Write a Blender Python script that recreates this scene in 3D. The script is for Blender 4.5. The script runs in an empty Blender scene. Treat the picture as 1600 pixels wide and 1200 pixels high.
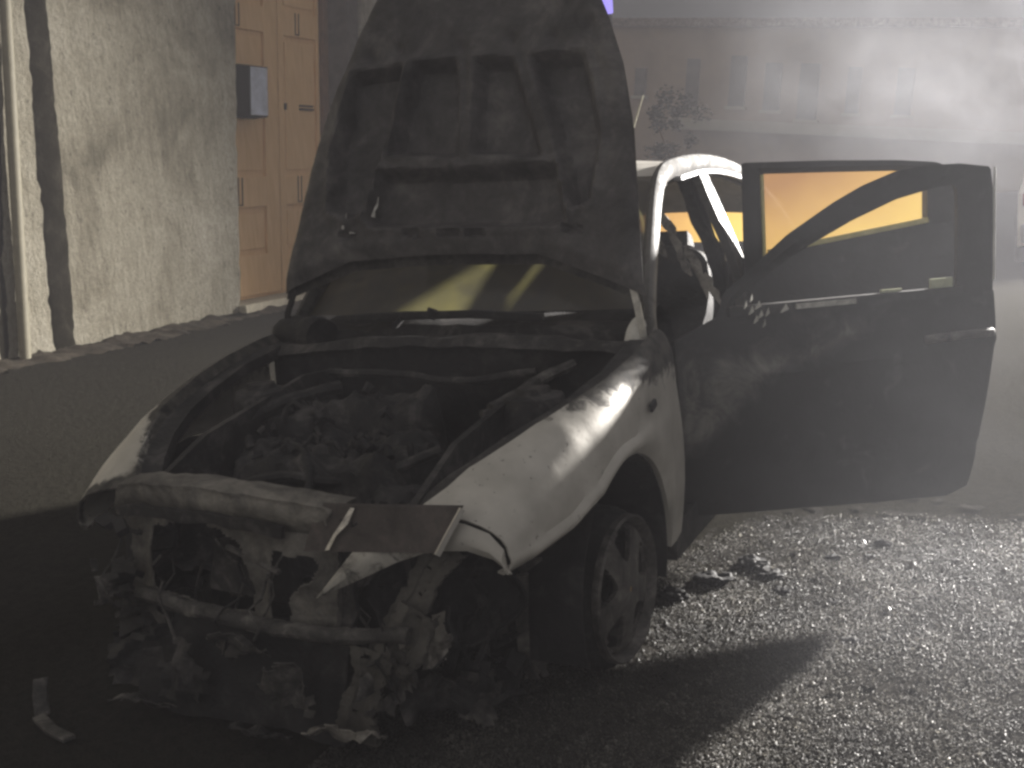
import bpy, bmesh, math, random
import numpy as np
from mathutils import Vector, Matrix, noise
random.seed(7); rng = np.random.default_rng(11)
S = bpy.context.scene; COL = S.collection
PI = math.pi

# ------------------------------------------------------------------ camera
cam_d = bpy.data.cameras.new('camera'); cam = bpy.data.objects.new('camera', cam_d); COL.objects.link(cam)
cr = Vector((0.89502663, 0.43926978, -0.07726184)); cf = Vector((-0.44583696, 0.87628552, -0.18262832))
cu = cr.cross(cf)
m = Matrix((cr, cu, -cf)).transposed().to_4x4(); m.translation = Vector((1.76398512, -2.55444336, 1.35317578))
cam.matrix_world = m
cam_d.sensor_width = 36; cam_d.lens = 36; cam_d.clip_start = .05; cam_d.clip_end = 500
S.camera = cam
S.render.resolution_x = 1024; S.render.resolution_y = 768
S.render.engine = 'CYCLES'
S.cycles.use_denoising = True
S.cycles.filter_width = 2.8
S.cycles.max_bounces = 6; S.cycles.volume_bounces = 1; S.cycles.transparent_max_bounces = 12
S.cycles.volume_step_rate = 1.5; S.cycles.volume_max_steps = 256
S.cycles.sample_clamp_indirect = 4
S.view_settings.view_transform = 'Standard'; S.view_settings.look = 'None'
S.view_settings.exposure = .42; S.view_settings.gamma = 1

# ------------------------------------------------------------------ night sky (gradient shaped as fill for the car front, dark towards its flank)
w = bpy.data.worlds.new('World'); S.world = w; w.use_nodes = True
nt = w.node_tree; nt.nodes.clear()
out = nt.nodes.new('ShaderNodeOutputWorld'); bg = nt.nodes.new('ShaderNodeBackground')
tc = nt.nodes.new('ShaderNodeTexCoord'); sep = nt.nodes.new('ShaderNodeSeparateXYZ')
nt.links.new(tc.outputs['Generated'], sep.inputs[0])
dp = nt.nodes.new('ShaderNodeVectorMath'); dp.operation = 'DOT_PRODUCT'; dp.inputs[1].default_value = Vector((-.5, -.72, .48)).normalized()
nt.links.new(tc.outputs['Generated'], dp.inputs[0])
mr = nt.nodes.new('ShaderNodeMapRange'); mr.inputs[1].default_value = .85; mr.inputs[2].default_value = -.45
nt.links.new(dp.outputs['Value'], mr.inputs[0])
ramp = nt.nodes.new('ShaderNodeValToRGB')
ramp.color_ramp.elements[0].color = (.30, .293, .288, 1); ramp.color_ramp.elements[1].color = (.036, .036, .036, 1)
nt.links.new(mr.outputs[0], ramp.inputs[0]); nt.links.new(ramp.outputs[0], bg.inputs[0])
bg.inputs[1].default_value = .95
nt.links.new(bg.outputs[0], out.inputs[0])

# ------------------------------------------------------------------ the floodlight behind the car, to the right
ld = bpy.data.lights.new('floodlight', 'SPOT'); lamp = bpy.data.objects.new('floodlight', ld); COL.objects.link(lamp)
lamp.location = (7.4, 17.4, 4.6)
tgt = Vector((1.9, .4, .6)); lamp.rotation_euler = (tgt - Vector(lamp.location)).to_track_quat('-Z', 'Y').to_euler()
ld.energy = 74000; ld.color = (1, .955, .90); ld.shadow_soft_size = .34; ld.spot_size = math.radians(61); ld.spot_blend = 1

# ------------------------------------------------------------------ materials
def newmat(name):
    mt = bpy.data.materials.new(name); mt.use_nodes = True
    n = mt.node_tree.nodes; l = mt.node_tree.links
    return mt, n, l, n['Principled BSDF']
def coords(n, l, scale=(1, 1, 1)):
    t = n.new('ShaderNodeTexCoord'); mp = n.new('ShaderNodeMapping'); mp.inputs['Scale'].default_value = scale
    l.new(t.outputs['Object'], mp.inputs[0]); return mp.outputs[0]
def nz(n, l, vec, scale, detail=6, rough=.6, dist=0.0):
    t = n.new('ShaderNodeTexNoise'); t.inputs['Scale'].default_value = scale; t.inputs['Detail'].default_value = detail
    t.inputs['Roughness'].default_value = rough; t.inputs['Distortion'].default_value = dist
    l.new(vec, t.inputs['Vector']); return t.outputs['Fac']
def rampn(n, l, fac, stops):
    r = n.new('ShaderNodeValToRGB'); e = r.color_ramp.elements
    while len(e) < len(stops): e.new(.5)
    for el, (p, c) in zip(e, stops): el.position = p; el.color = (*c, 1) if len(c) == 3 else c
    l.new(fac, r.inputs[0]); return r.outputs[0]
def mixc(n, l, fac, a, b):
    x = n.new('ShaderNodeMix'); x.data_type = 'RGBA'
    for s, v in ((0, fac), (6, a), (7, b)):
        if hasattr(v, 'is_output'): l.new(v, x.inputs[s])
        elif s == 0: x.inputs[0].default_value = v
        else: x.inputs[s].default_value = (*v, 1)
    return x.outputs[2]
def math_(n, l, op, a, b=None, clamp=False):
    x = n.new('ShaderNodeMath'); x.operation = op; x.use_clamp = clamp
    for i, v in enumerate((a, b)):
        if v is None: continue
        if hasattr(v, 'is_output'): l.new(v, x.inputs[i])
        else: x.inputs[i].default_value = v
    return x.outputs[0]
def bump(n, l, bs, h, strength, dist=.01):
    b = n.new('ShaderNodeBump'); b.inputs['Strength'].default_value = strength; b.inputs['Distance'].default_value = dist
    l.new(h, b.inputs['Height']); l.new(b.outputs[0], bs.inputs['Normal'])
def burnt(name, dark, mid, light, scale=6, rough=(.55, .9), metal=0.0, p=(.38, .52, .68), bs_=.5, spec=.3):
    mt, n, l, b = newmat(name); v = coords(n, l); b.inputs['Specular IOR Level'].default_value = spec
    a = nz(n, l, v, scale, 8, .65, .6); c = nz(n, l, v, scale * 5, 6, .7)
    f = math_(n, l, 'ADD', math_(n, l, 'MULTIPLY', a, .72), math_(n, l, 'MULTIPLY', c, .28))
    l.new(rampn(n, l, f, [(p[0], dark), (p[1], mid), (p[2], light)]), b.inputs['Base Color'])
    r = n.new('ShaderNodeMapRange'); r.inputs[3].default_value = rough[0]; r.inputs[4].default_value = rough[1]
    l.new(c, r.inputs[0]); l.new(r.outputs[0], b.inputs['Roughness']); b.inputs['Metallic'].default_value = metal
    bump(n, l, b, nz(n, l, v, scale * 9, 6, .7), bs_, .012)
    return mt
CHAR = burnt('charred_metal', (.008, .008, .009), (.03, .028, .028), (.12, .11, .105), 8, (.45, .9))
CHAR_DEEP = burnt('charred_black', (.008, .008, .009), (.02, .019, .02), (.06, .056, .055), 8, (.5, .95))
ASH = burnt('ashen_metal', (.03, .028, .026), (.17, .155, .14), (.44, .41, .36), 10, (.5, .9), p=(.36, .46, .58), bs_=.9)
ASHD = burnt('grey_burnt_metal', (.018, .017, .017), (.075, .07, .066), (.24, .225, .205), 10, (.5, .9))
HOODM = burnt('burnt_bonnet_inner', (.022, .0205, .021), (.068, .063, .063), (.17, .16, .152), 4.5, (.4, .85), p=(.36, .52, .70), bs_=.3)
RUST = burnt('scorched_rust', (.04, .03, .025), (.14, .10, .075), (.28, .24, .2), 9, (.55, .9))
RIMM = burnt('scorched_alloy', (.025, .023, .022), (.085, .079, .073), (.20, .185, .17), 12, (.45, .7), .1, bs_=.2)
TYREM = burnt('burnt_tyre', (.008, .008, .008), (.02, .02, .02), (.06, .055, .05), 14, (.8, 1))

def paint(name, lo=(.36, .34, .30), hi=(.52, .495, .445)):
    mt, n, l, b = newmat(name); v = coords(n, l)
    base = rampn(n, l, nz(n, l, v, 5, 5), [(.35, lo), (.65, hi)])
    at = n.new('ShaderNodeAttribute'); at.attribute_name = 'soot'
    s = math_(n, l, 'ADD', at.outputs['Fac'], math_(n, l, 'MULTIPLY', math_(n, l, 'SUBTRACT', nz(n, l, v, 16, 8, .7, .8), .5), 1.3))
    sr = n.new('ShaderNodeMapRange'); sr.interpolation_type = 'SMOOTHSTEP'; sr.inputs[1].default_value = .42; sr.inputs[2].default_value = .75
    l.new(s, sr.inputs[0])
    soot = rampn(n, l, nz(n, l, v, 22, 6), [(.35, (.018, .017, .016)), (.7, (.10, .092, .08))])
    sp = math_(n, l, 'GREATER_THAN', nz(n, l, v, 60, 3, .6), .69)
    c = mixc(n, l, sr.outputs[0], base, soot); c = mixc(n, l, math_(n, l, 'MULTIPLY', sp, .6), c, (.08, .07, .06))
    l.new(c, b.inputs['Base Color'])
    rr = n.new('ShaderNodeMapRange'); rr.inputs[3].default_value = .55; rr.inputs[4].default_value = .85
    l.new(sr.outputs[0], rr.inputs[0]); l.new(rr.outputs[0], b.inputs['Roughness']); b.inputs['Metallic'].default_value = .12
    bump(n, l, b, nz(n, l, v, 45, 5), .12, .006)
    return mt
PAINT = paint('silver_paint_sooted'); FRAME = paint('scorched_frame_paint', (.04, .038, .036), (.09, .086, .08))

def plain(name, col, rough=.6, var=.25, scale=20, metal=0.0, bmp=.2):
    return burnt(name, tuple(c * (1 - var) for c in col), col, tuple(min(1, c * (1 + var)) for c in col), scale, (rough * .85, min(1, rough * 1.15)), metal, bs_=bmp)

def glass_pane(name, trans, streak, opac, rough=.5, gscale=4, graded=False):
    # tinted pane: scatters the lamp behind it, a little still seen through
    mt, n, l, b = newmat(name); v = coords(n, l)
    o = [x for x in n if x.type == 'OUTPUT_MATERIAL'][0]
    tr = n.new('ShaderNodeBsdfTranslucent'); tp = n.new('ShaderNodeBsdfTransparent'); gl = n.new('ShaderNodeBsdfGlossy'); df = n.new('ShaderNodeBsdfDiffuse')
    l.new(mixc(n, l, rampn(n, l, nz(n, l, v, gscale, 5, .55, .3), [(.35, (0, 0, 0)), (.7, (1, 1, 1))]), trans, streak), tr.inputs[0])
    if graded:  # brown at upper left, turning yellow towards lower right
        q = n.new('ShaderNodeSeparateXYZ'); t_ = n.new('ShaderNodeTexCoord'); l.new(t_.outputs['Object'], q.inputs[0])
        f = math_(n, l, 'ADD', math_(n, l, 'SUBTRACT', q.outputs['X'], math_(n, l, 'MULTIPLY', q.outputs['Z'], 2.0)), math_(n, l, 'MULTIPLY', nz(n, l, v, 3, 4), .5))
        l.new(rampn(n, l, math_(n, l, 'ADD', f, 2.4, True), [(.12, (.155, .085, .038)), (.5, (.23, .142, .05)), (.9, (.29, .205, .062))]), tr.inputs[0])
    gl.inputs['Roughness'].default_value = .25; gl.inputs[0].default_value = (.5, .5, .5, 1); tp.inputs[0].default_value = (.8, .75, .68, 1)
    df.inputs[0].default_value = (.16, .15, .14, 1)
    m0 = n.new('ShaderNodeMixShader'); m0.inputs[0].default_value = .3; l.new(tr.outputs[0], m0.inputs[1]); l.new(df.outputs[0], m0.inputs[2])
    m1 = n.new('ShaderNodeMixShader'); m1.inputs[0].default_value = opac; l.new(tp.outputs[0], m1.inputs[1]); l.new(m0.outputs[0], m1.inputs[2])
    m2 = n.new('ShaderNodeMixShader'); m2.inputs[0].default_value = .05; l.new(m1.outputs[0], m2.inputs[1]); l.new(gl.outputs[0], m2.inputs[2])
    l.new(m2.outputs[0], o.inputs[0]); n.remove(b); return mt
AMBER = glass_pane('amber_glass', (.20, .098, .038), (.30, .165, .062), .985, gscale=1.5, graded=True)
WSCREEN = glass_pane('sooty_windscreen_glass', (.13, .12, .042), (.05, .047, .033), .88, gscale=5)

# ------------------------------------------------------------------ mesh helpers
class MB:
    def __init__(s): s.v = []; s.f = []; s.soot = None
    def add(s, vs, fs):
        o = len(s.v); s.v += [tuple(x) for x in vs]; s.f += [tuple(i + o for i in f) for f in fs]; return s
    def box(s, c, d, rot=None, taper=1.0):
        R_ = rot if rot is not None else Matrix.Identity(3)
        vs = []
        for z in (-1, 1):
            k = taper if z > 0 else 1
            for x, y in ((-1, -1), (1, -1), (1, 1), (-1, 1)):
                vs.append(Vector(c) + R_ @ Vector((x * d[0] / 2 * k, y * d[1] / 2 * k, z * d[2] / 2)))
        return s.add(vs, [(3, 2, 1, 0), (4, 5, 6, 7), (0, 1, 5, 4), (1, 2, 6, 5), (2, 3, 7, 6), (3, 0, 4, 7)])
    def grid(s, rows, close=False):
        n = len(rows[0]); vs = [p for r in rows for p in r]; fs = []
        for i in range(len(rows) - 1):
            for j in range(n if close else n - 1):
                k = (j + 1) % n
                fs.append((i * n + j, i * n + k, (i + 1) * n + k, (i + 1) * n + j))
        return s.add(vs, fs)
    def sweep(s, pts, w, h, up=(0, 0, 1), n=0, cap=True, jit=0.0):
        # box (n=0) or round (n sides) section along a polyline; w across, h along 'up'
        pts = [Vector(p) for p in pts]; rows = []
        for i, p in enumerate(pts):
            t = (pts[min(i + 1, len(pts) - 1)] - pts[max(i - 1, 0)]).normalized()
            u = Vector(up); a = t.cross(u)
            if a.length < 1e-4: a = t.cross(Vector((0, 1, 0)))
            a.normalize(); b = a.cross(t).normalized()
            ww = w[i] if hasattr(w, '__len__') else w; hh = h[i] if hasattr(h, '__len__') else h
            if n == 0: q = [(-1, -1), (1, -1), (1, 1), (-1, 1)]
            else: q = [(math.cos(2 * PI * k / n), math.sin(2 * PI * k / n)) for k in range(n)]
            rows.append([p + a * (x * ww / 2) + b * (y * hh / 2) + Vector((random.uniform(-jit, jit), random.uniform(-jit, jit), random.uniform(-jit, jit))) for x, y in q])
        k = len(rows[0]); s.grid(rows, True)
        if cap:
            o = len(s.v) - k * len(rows)
            s.f.append(tuple(o + j for j in reversed(range(k)))); s.f.append(tuple(o + (len(rows) - 1) * k + j for j in range(k)))
        return s
    def tube(s, pts, r, n=8): return s.sweep(pts, [2 * x for x in r] if hasattr(r, '__len__') else 2 * r, [2 * x for x in r] if hasattr(r, '__len__') else 2 * r, n=n)
    def lathe_x(s, c, prof, n=48):
        # profile of (x offset, radius) turned round the x axis through c
        rows = [[(c[0] + x, c[1] + r * math.cos(2 * PI * k / n), c[2] + r * math.sin(2 * PI * k / n)) for k in range(n)] for x, r in prof]
        return s.grid(rows, True)
    def prism(s, poly, th, axis):
        # polygon of 3-D points extruded by vector axis*th
        a = Vector(axis) * th; n = len(poly); P = [Vector(p) for p in poly]
        return s.add(P + [p + a for p in P], [tuple(reversed(range(n))), tuple(range(n, 2 * n))] + [(i, (i + 1) % n, n + (i + 1) % n, n + i) for i in range(n)])
    def crumple(s, amp, sc, i0=0, seed=0):
        for i in range(i0, len(s.v)):
            p = Vector(s.v[i]); q = noise.noise_vector(p * sc + Vector((seed, seed * .7, 1.3 * seed)))
            q2 = noise.noise_vector(p * sc * 3.1 + Vector((seed, 4, seed)))
            s.v[i] = tuple(p + q * amp + q2 * amp * .35)
        return s
    def build(s, name, mat, parent=None, smooth=True, solid=0, sub=0, bevel=0, soot=None, offset=-1):
        o0 = wloc(parent)
        me = bpy.data.meshes.new(name); me.from_pydata([(a - o0[0], b - o0[1], c - o0[2]) for a, b, c in s.v], [], s.f)
        me.validate(); me.update()
        bm = bmesh.new(); bm.from_mesh(me); bmesh.ops.recalc_face_normals(bm, faces=bm.faces); bm.to_mesh(me); bm.free()
        if soot is not None:
            at = me.attributes.new('soot', 'FLOAT', 'POINT')
            for i, p in enumerate(me.vertices): at.data[i].value = soot(p.co + Vector(o0))
        me.materials.append(mat)
        if smooth: me.polygons.foreach_set('use_smooth', [True] * len(me.polygons))
        o = bpy.data.objects.new(name, me); COL.objects.link(o)
        if parent: o.parent = parent
        else: o.location = o0
        if solid: md = o.modifiers.new('Solidify', 'SOLIDIFY'); md.thickness = solid; md.offset = offset
        if bevel: md = o.modifiers.new('Bevel', 'BEVEL'); md.width = bevel; md.segments = 2; md.limit_method = 'ANGLE'
        if sub: md = o.modifiers.new('Subdivision', 'SUBSURF'); md.levels = md.render_levels = sub
        if smooth:
            md = o.modifiers.new('Edge', 'EDGE_SPLIT'); md.split_angle = math.radians(38)
        return o
def wloc(o):
    p = Vector((0, 0, 0))
    while o: p += o.location; o = o.parent
    return p
def tag(o, label=None, cat=None, group=None, kind=None):
    for k, v in (('label', label), ('category', cat), ('group', group), ('kind', kind)):
        if v: o[k] = v
    return o
def thing(name, loc, label, cat, group=None):
    o = bpy.data.objects.new(name, None); o.location = loc; o.empty_display_size = .1; COL.objects.link(o)
    return tag(o, label, cat, group)
def rebase(o, loc):
    # give a top-level mesh its origin at its base
    d = Vector(loc) - o.location; o.data.transform(Matrix.Translation(-d)); o.location = loc; return o
def lerp(xs, ys, x): return float(np.interp(x, xs, ys))

# ------------------------------------------------------------------ road
def gz(x, y): return .40 * min(1, max(0, (-1.5 - x) / 3.7))
xs = [-70, -40, -20, -12, -8, -6] + list(np.arange(-5.4, 4.01, .2)) + [5, 7, 10, 16, 25, 40, 70]
ys = [-30, -15, -8, -5] + list(np.arange(-3.6, 6.01, .2)) + [7, 8.5, 10, 13, 17, 23, 32, 45, 70, 110]
b = MB(); b.grid([[(x, y, gz(x, y) + .012 * noise.noise(Vector((x * .9, y * .9, 0)))) for x in xs] for y in ys])
mt, n, l, bs = newmat('wet_asphalt'); v = coords(n, l)
fine = nz(n, l, v, 130, 4, .7); med = nz(n, l, v, 26, 6, .65); big = nz(n, l, v, 1.6, 5, .6)
l.new(mixc(n, l, big, rampn(n, l, fine, [(.35, (.016, .015, .012)), (.7, (.046, .043, .035))]), rampn(n, l, med, [(.35, (.013, .012, .01)), (.7, (.036, .034, .028))])), bs.inputs['Base Color']); bs.inputs['Specular IOR Level'].default_value = 0
r_ = n.new('ShaderNodeMapRange'); r_.inputs[1].default_value = .35; r_.inputs[2].default_value = .65; r_.inputs[3].default_value = .75; r_.inputs[4].default_value = .98
l.new(big, r_.inputs[0]); l.new(r_.outputs[0], bs.inputs['Roughness'])
bump(n, l, bs, math_(n, l, 'ADD', fine, math_(n, l, 'MULTIPLY', med, 1.2)), .9, .012)
ASPH = mt
tag(b.build('road', ASPH), kind='structure')

# granular wet debris lying over the lit road to the right
def chips(N, dens, size, name, mat):
    P = []
    while len(P) < N:
        x = random.uniform(.2, 3.6); y = random.uniform(-1.35, 2.1)
        if random.random() < dens(x, y): P.append((x, y))
    P = np.array(P); sz = size * np.exp(rng.normal(0, .45, N)); h = sz * rng.uniform(.35, .8, N)
    az = rng.uniform(0, 6.283, N); ax = rng.normal(0, .5, N); ay = rng.normal(0, .5, N)
    L = np.zeros((N, 7, 3))
    for a in range(4):
        L[:, a, 0] = np.cos(a * PI / 2 + rng.uniform(-.4, .4, N)) * sz * .55; L[:, a, 1] = np.sin(a * PI / 2 + rng.uniform(-.4, .4, N)) * sz * .55; L[:, a, 2] = -h / 2
    for a in range(3):
        L[:, 4 + a, 0] = np.cos(a * 2.1) * sz * .36; L[:, 4 + a, 1] = np.sin(a * 2.1) * sz * .36; L[:, 4 + a, 2] = h / 2
    def rot(L, i, j, t):
        c, s_ = np.cos(t)[:, None], np.sin(t)[:, None]; A, B_ = L[:, :, i] * c - L[:, :, j] * s_, L[:, :, i] * s_ + L[:, :, j] * c; L[:, :, i], L[:, :, j] = A, B_
    rot(L, 0, 2, ay); rot(L, 1, 2, ax); rot(L, 0, 1, az)
    L[:, :, 0] += P[:, 0:1]; L[:, :, 1] += P[:, 1:2]; L[:, :, 2] += (.0075 + sz * .25)[:, None]
    V = L.reshape(-1, 3)
    T = np.array([(4, 5, 6), (0, 1, 4), (1, 5, 4), (1, 2, 5), (2, 6, 5), (2, 3, 6), (3, 0, 4), (3, 4, 6)])
    F = (T[None] + (np.arange(N) * 7)[:, None, None]).reshape(-1)
    me = bpy.data.meshes.new(name); me.vertices.add(len(V)); me.vertices.foreach_set('co', V.reshape(-1))
    me.loops.add(len(F)); me.loops.foreach_set('vertex_index', F.astype(np.int32)); me.polygons.add(len(F) // 3)
    me.polygons.foreach_set('loop_start', np.arange(0, len(F), 3, dtype=np.int32)); me.update(calc_edges=True); me.validate()
    me.materials.append(mat); o = bpy.data.objects.new(name, me); COL.objects.link(o); return o
def dens(x, y):
    nn = noise.noise(Vector((x * 1.6, y * 2.1, 3))) * .75 + noise.noise(Vector((x * 6, y * 6, 9))) * .4 + noise.noise(Vector((x * 17, y * 17, 5))) * .4
    e = min(1, max(0, (1.52 + .06 * math.sin(x * 5) - y) / .4)) * min(1, max(0, ((x - .62) + (1.0 - y) * .45) / .42)) * (1 - .85 * math.exp(-((x - 1.45) / .24) ** 2 - ((y - .10) / .15) ** 2)) * (1 - .5 * math.exp(-((x - 1.0) / .2) ** 2 - ((y - .95) / .2) ** 2))
    return max(0, min(1, (.62 + nn) * e))
mt, n, l, bs = newmat('glass_and_foam_grit'); v = coords(n, l)
l.new(mixc(n, l, rampn(n, l, nz(n, l, v, 2.6, 5, .6, .5), [(.40, (.75, .75, .75)), (.58, (0, 0, 0))]), rampn(n, l, nz(n, l, v, 60, 3), [(.36, (.05, .047, .042)), (.52, (.12, .113, .10)), (.68, (.27, .26, .235))]), (.03, .028, .025)), bs.inputs['Base Color'])
bs.inputs['Roughness'].default_value = .42
trn = n.new('ShaderNodeBsdfTranslucent'); l.new(mixc(n, l, rampn(n, l, nz(n, l, v, 2.6, 5, .6, .5), [(.40, (.75, .75, .75)), (.58, (0, 0, 0))]), (.36, .345, .305), (.05, .047, .04)), trn.inputs[0]); mxs = n.new('ShaderNodeMixShader'); mxs.inputs[0].default_value = .45
oo = [x for x in n if x.type == 'OUTPUT_MATERIAL'][0]; l.new(bs.outputs[0], mxs.inputs[1]); l.new(trn.outputs[0], mxs.inputs[2]); l.new(mxs.outputs[0], oo.inputs[0])
GRIT = mt
tag(chips(330000, dens, .0030, 'glass_grit', GRIT), 'glittering wet grit and broken glass spread over the lit road', 'debris', kind='stuff')

# wet layer of ash and foam under the grit
nx, ny = 260, 260; V = []; F = []
for j in range(ny + 1):
    for i in range(nx + 1):
        x, y = .2 + 3.4 * i / nx, -1.35 + 3.2 * j / ny
        V.append((x, y, .0055 + .002 * noise.noise(Vector((x * 9, y * 9, 1))) + .0012 * noise.noise(Vector((x * 35, y * 35, 2)))))
for j in range(ny):
    for i in range(nx):
        x, y = .2 + 3.4 * (i + .5) / nx, -1.35 + 3.2 * (j + .5) / ny
        if dens(x, y) + .25 * noise.noise(Vector((x * 14, y * 14, 2))) > .08: k = j * (nx + 1) + i; F.append((k, k + 1, k + nx + 2, k + nx + 1))
b = MB(); b.v = V; b.f = F
mt, n, l, bs = newmat('wet_ash_layer'); v = coords(n, l)
l.new(rampn(n, l, math_(n, l, 'ADD', math_(n, l, 'MULTIPLY', nz(n, l, v, 140, 3), .5), math_(n, l, 'MULTIPLY', nz(n, l, v, 22, 5), .5)), [(.38, (.018, .017, .015)), (.5, (.036, .034, .031)), (.62, (.07, .066, .06))]), bs.inputs['Base Color'])
bs.inputs['Roughness'].default_value = .8; bs.inputs['Specular IOR Level'].default_value = 0; bump(n, l, bs, nz(n, l, v, 210, 3), .8, .006)
tag(b.build('ash_layer', mt), 'wet grey layer of ash and foam over the lit road', 'debris', kind='stuff')

# charred lumps one can count
lumps = [(1070, 905, .9, 1.03, .03)]
LP_ = .8
LP = [(1.00, .77, .045), (1.07, .64, .03), (.93, .84, .055), (1.18, .98, .028), (1.32, 1.16, .03), (1.30, 1.02, .022), (1.24, .60, .02), (1.33, .33, .024), (1.42, .38, .018), (.83, .66, .06), (1.52, .70, .022), (1.6, .9, .02), (.74, .50, .05)]
lab = ['black charred lump on the bright grit just behind the front wheel', 'flat black flake on the bright grit right of the front wheel', 'largest charred clump in the grit below the open front door',
       'small black crumb on bright grit below the door middle', 'dark crumb near the far edge of the bright grit', 'dark crumb on the far bright grit, slightly nearer than its neighbour',
       'small dark crumb in the middle of the bright grit', 'dark crumb just above the tip of the black shadow', 'tiny dark crumb right of the shadow tip', 'ragged black lump against the back of the front wheel',
       'small dark crumb alone on the right bright grit', 'small dark crumb far right on the grit beyond the others', 'jagged black flake touching the front wheel rim']
for (x, y, r), lb in zip(LP, lab):
    bm = bmesh.new(); bmesh.ops.create_icosphere(bm, subdivisions=3, radius=1)
    for vv in bm.verts:
        k = 1 + .45 * noise.noise(vv.co * 1.7 + Vector((x * 9, y * 9, 0))) + .2 * noise.noise(vv.co * 5)
        r_q = r * LP_; vv.co = Vector((vv.co.x * r_q * k * 1.3, vv.co.y * r_q * k, (vv.co.z * .45 + .3) * r_q * k))
    me = bpy.data.meshes.new('charred_lump'); bm.to_mesh(me); bm.free(); me.materials.append(CHAR_DEEP)
    o = bpy.data.objects.new('charred_lump', me); o.location = (x, y, 0); COL.objects.link(o)
    tag(o, lb, 'debris', 'charred lumps on the grit')

# ------------------------------------------------------------------ building on the left: stuccoed wall, door, downpipe, dark strips
XW = -5.21; LEAN = .155
def Wp(y, z, d=0.0): return (XW + d, y + LEAN * (z - .4), z)     # y at the foot, d out from the wall
bld = thing('stucco_building', Wp(4, .4), 'rough grey stuccoed house wall with a tan panelled double door', 'building')
mt, n, l, bs = newmat('stained_stucco'); v = coords(n, l); vv_ = coords(n, l, (3, 3, .55))
big = nz(n, l, v, .9, 6, .62, .5); strk = nz(n, l, vv_, 4.5, 6, .65); sm = nz(n, l, v, 34, 6, .7)
base = rampn(n, l, math_(n, l, 'ADD', math_(n, l, 'MULTIPLY', big, .72), math_(n, l, 'MULTIPLY', strk, .28)),
             [(.36, (.12, .107, .075)), (.43, (.21, .188, .138)), (.51, (.295, .27, .207)), (.66, (.40, .37, .30))])
pit = math_(n, l, 'GREATER_THAN', nz(n, l, coords(n, l, (1, 1, .6)), 17, 4, .6), .665)
base = mixc(n, l, math_(n, l, 'MULTIPLY', pit, .6), base, (.06, .052, .038)); base = mixc(n, l, rampn(n, l, nz(n, l, coords(n, l, (1, 1, .5)), 42, 5, .75), [(.42, (.38, .38, .38)), (.56, (0, 0, 0))]), base, (.10, .09, .065))
l.new(base, bs.inputs['Base Color']); bs.inputs['Roughness'].default_value = .92
bump(n, l, bs, math_(n, l, 'ADD', math_(n, l, 'MULTIPLY', strk, .7), sm), .9, .03)
STUCCO = mt
mt, n, l, bs = newmat('tan_door_paint'); v = coords(n, l); vs_ = coords(n, l, (4, 4, .4))
l.new(mixc(n, l, math_(n, l, 'MULTIPLY', nz(n, l, v, 3, 5), .5), rampn(n, l, nz(n, l, vs_, 7, 6), [(.3, (.66, .41, .19)), (.7, (.80, .535, .275))]), (.60, .36, .155)), bs.inputs['Base Color'])
bs.inputs['Roughness'].default_value = .6; bump(n, l, bs, nz(n, l, vs_, 25, 5), .25, .008)
TAN = mt
BROWN = plain('brown_jamb_paint', (.13, .065, .03), .7, .35, 6)
DARKJ = plain('dark_jamb_stone', (.06, .05, .042), .9, .4, 8, bmp=.5)
YD0, YD1 = 5.30, 7.28      # door recess, at the foot
DD = -.38                  # door plane depth
def wallgrid(y0, y1, z0, z1, d=0.0, ny=40, nz_=50, rag0=0.0, rag1=0.0):
    rows = []
    for j in range(nz_ + 1):
        z = z0 + (z1 - z0) * j / nz_; r = []
        for i in range(ny + 1):
            y = y0 + (y1 - y0) * i / ny
            if i == ny: y += rag1 * noise.noise(Vector((0, 2, z * 6)))
            if i == 0: y += rag0 * noise.noise(Vector((5, 2, z * 6)))
            dd = d + .018 * noise.noise(Vector((y * 1.3, z * 1.3, 1))) + .008 * noise.noise(Vector((y * 7, z * 7, 4)))
            r.append(Wp(y, z, dd))
        rows.append(r)
    return rows
b = MB(); b.grid(wallgrid(-12, YD0, .2, 7, ny=90, nz_=70, rag1=.03)); b.grid(wallgrid(YD1 + .22, 9.6, .2, 7, ny=40, nz_=40)); b.grid(wallgrid(YD0 - .05, YD1 + .3, 4.9, 7, d=-.004, ny=20, nz_=12))
b.build('wall', STUCCO, bld, solid=.06, offset=0)
b = MB(); b.grid([[Wp(-12, z, -.03) for z in (.2, 7)], [Wp(-12, z, -6) for z in (.2, 7)], [Wp(9.6, z, -6) for z in (.2, 7)], [Wp(9.6, z, -.03) for z in (.2, 7)]]); b.build('side_wall', STUCCO, bld)
b = MB(); b.prism([Wp(-12, 7.0, .1), Wp(9.7, 7.0, .1), Wp(9.7, 7.0, -6), Wp(-12, 7.0, -6)], .15, (0, 0, 1)); b.build('roof', RUST, bld, smooth=False)
b = MB(); b.prism([Wp(YD1, .2, -.01), Wp(YD1 + .20, .2, -.01), Wp(YD1 + .20, .2, DD), Wp(YD1, .2, DD)], 4.7, Vector((0, LEAN, 1)))
b.build('jamb', DARKJ, bld, smooth=False)
b = MB(); b.prism([Wp(YD0 - .06, .2, -.04), Wp(YD0 - .004, .2, -.04), Wp(YD0 - .004, .2, DD), Wp(YD0 - .06, .2, DD)], 4.7, Vector((0, LEAN, 1))); b.build('jamb', STUCCO, bld, smooth=False)
b = MB(); b.prism([Wp(YD0 - .05, 4.9, -.04), Wp(YD1 + .2, 4.9, -.04), Wp(YD1 + .2, 4.9, DD), Wp(YD0 - .05, 4.9, DD)], .1, (0, 0, 1)); b.build('lintel', DARKJ, bld, smooth=False)
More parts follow.
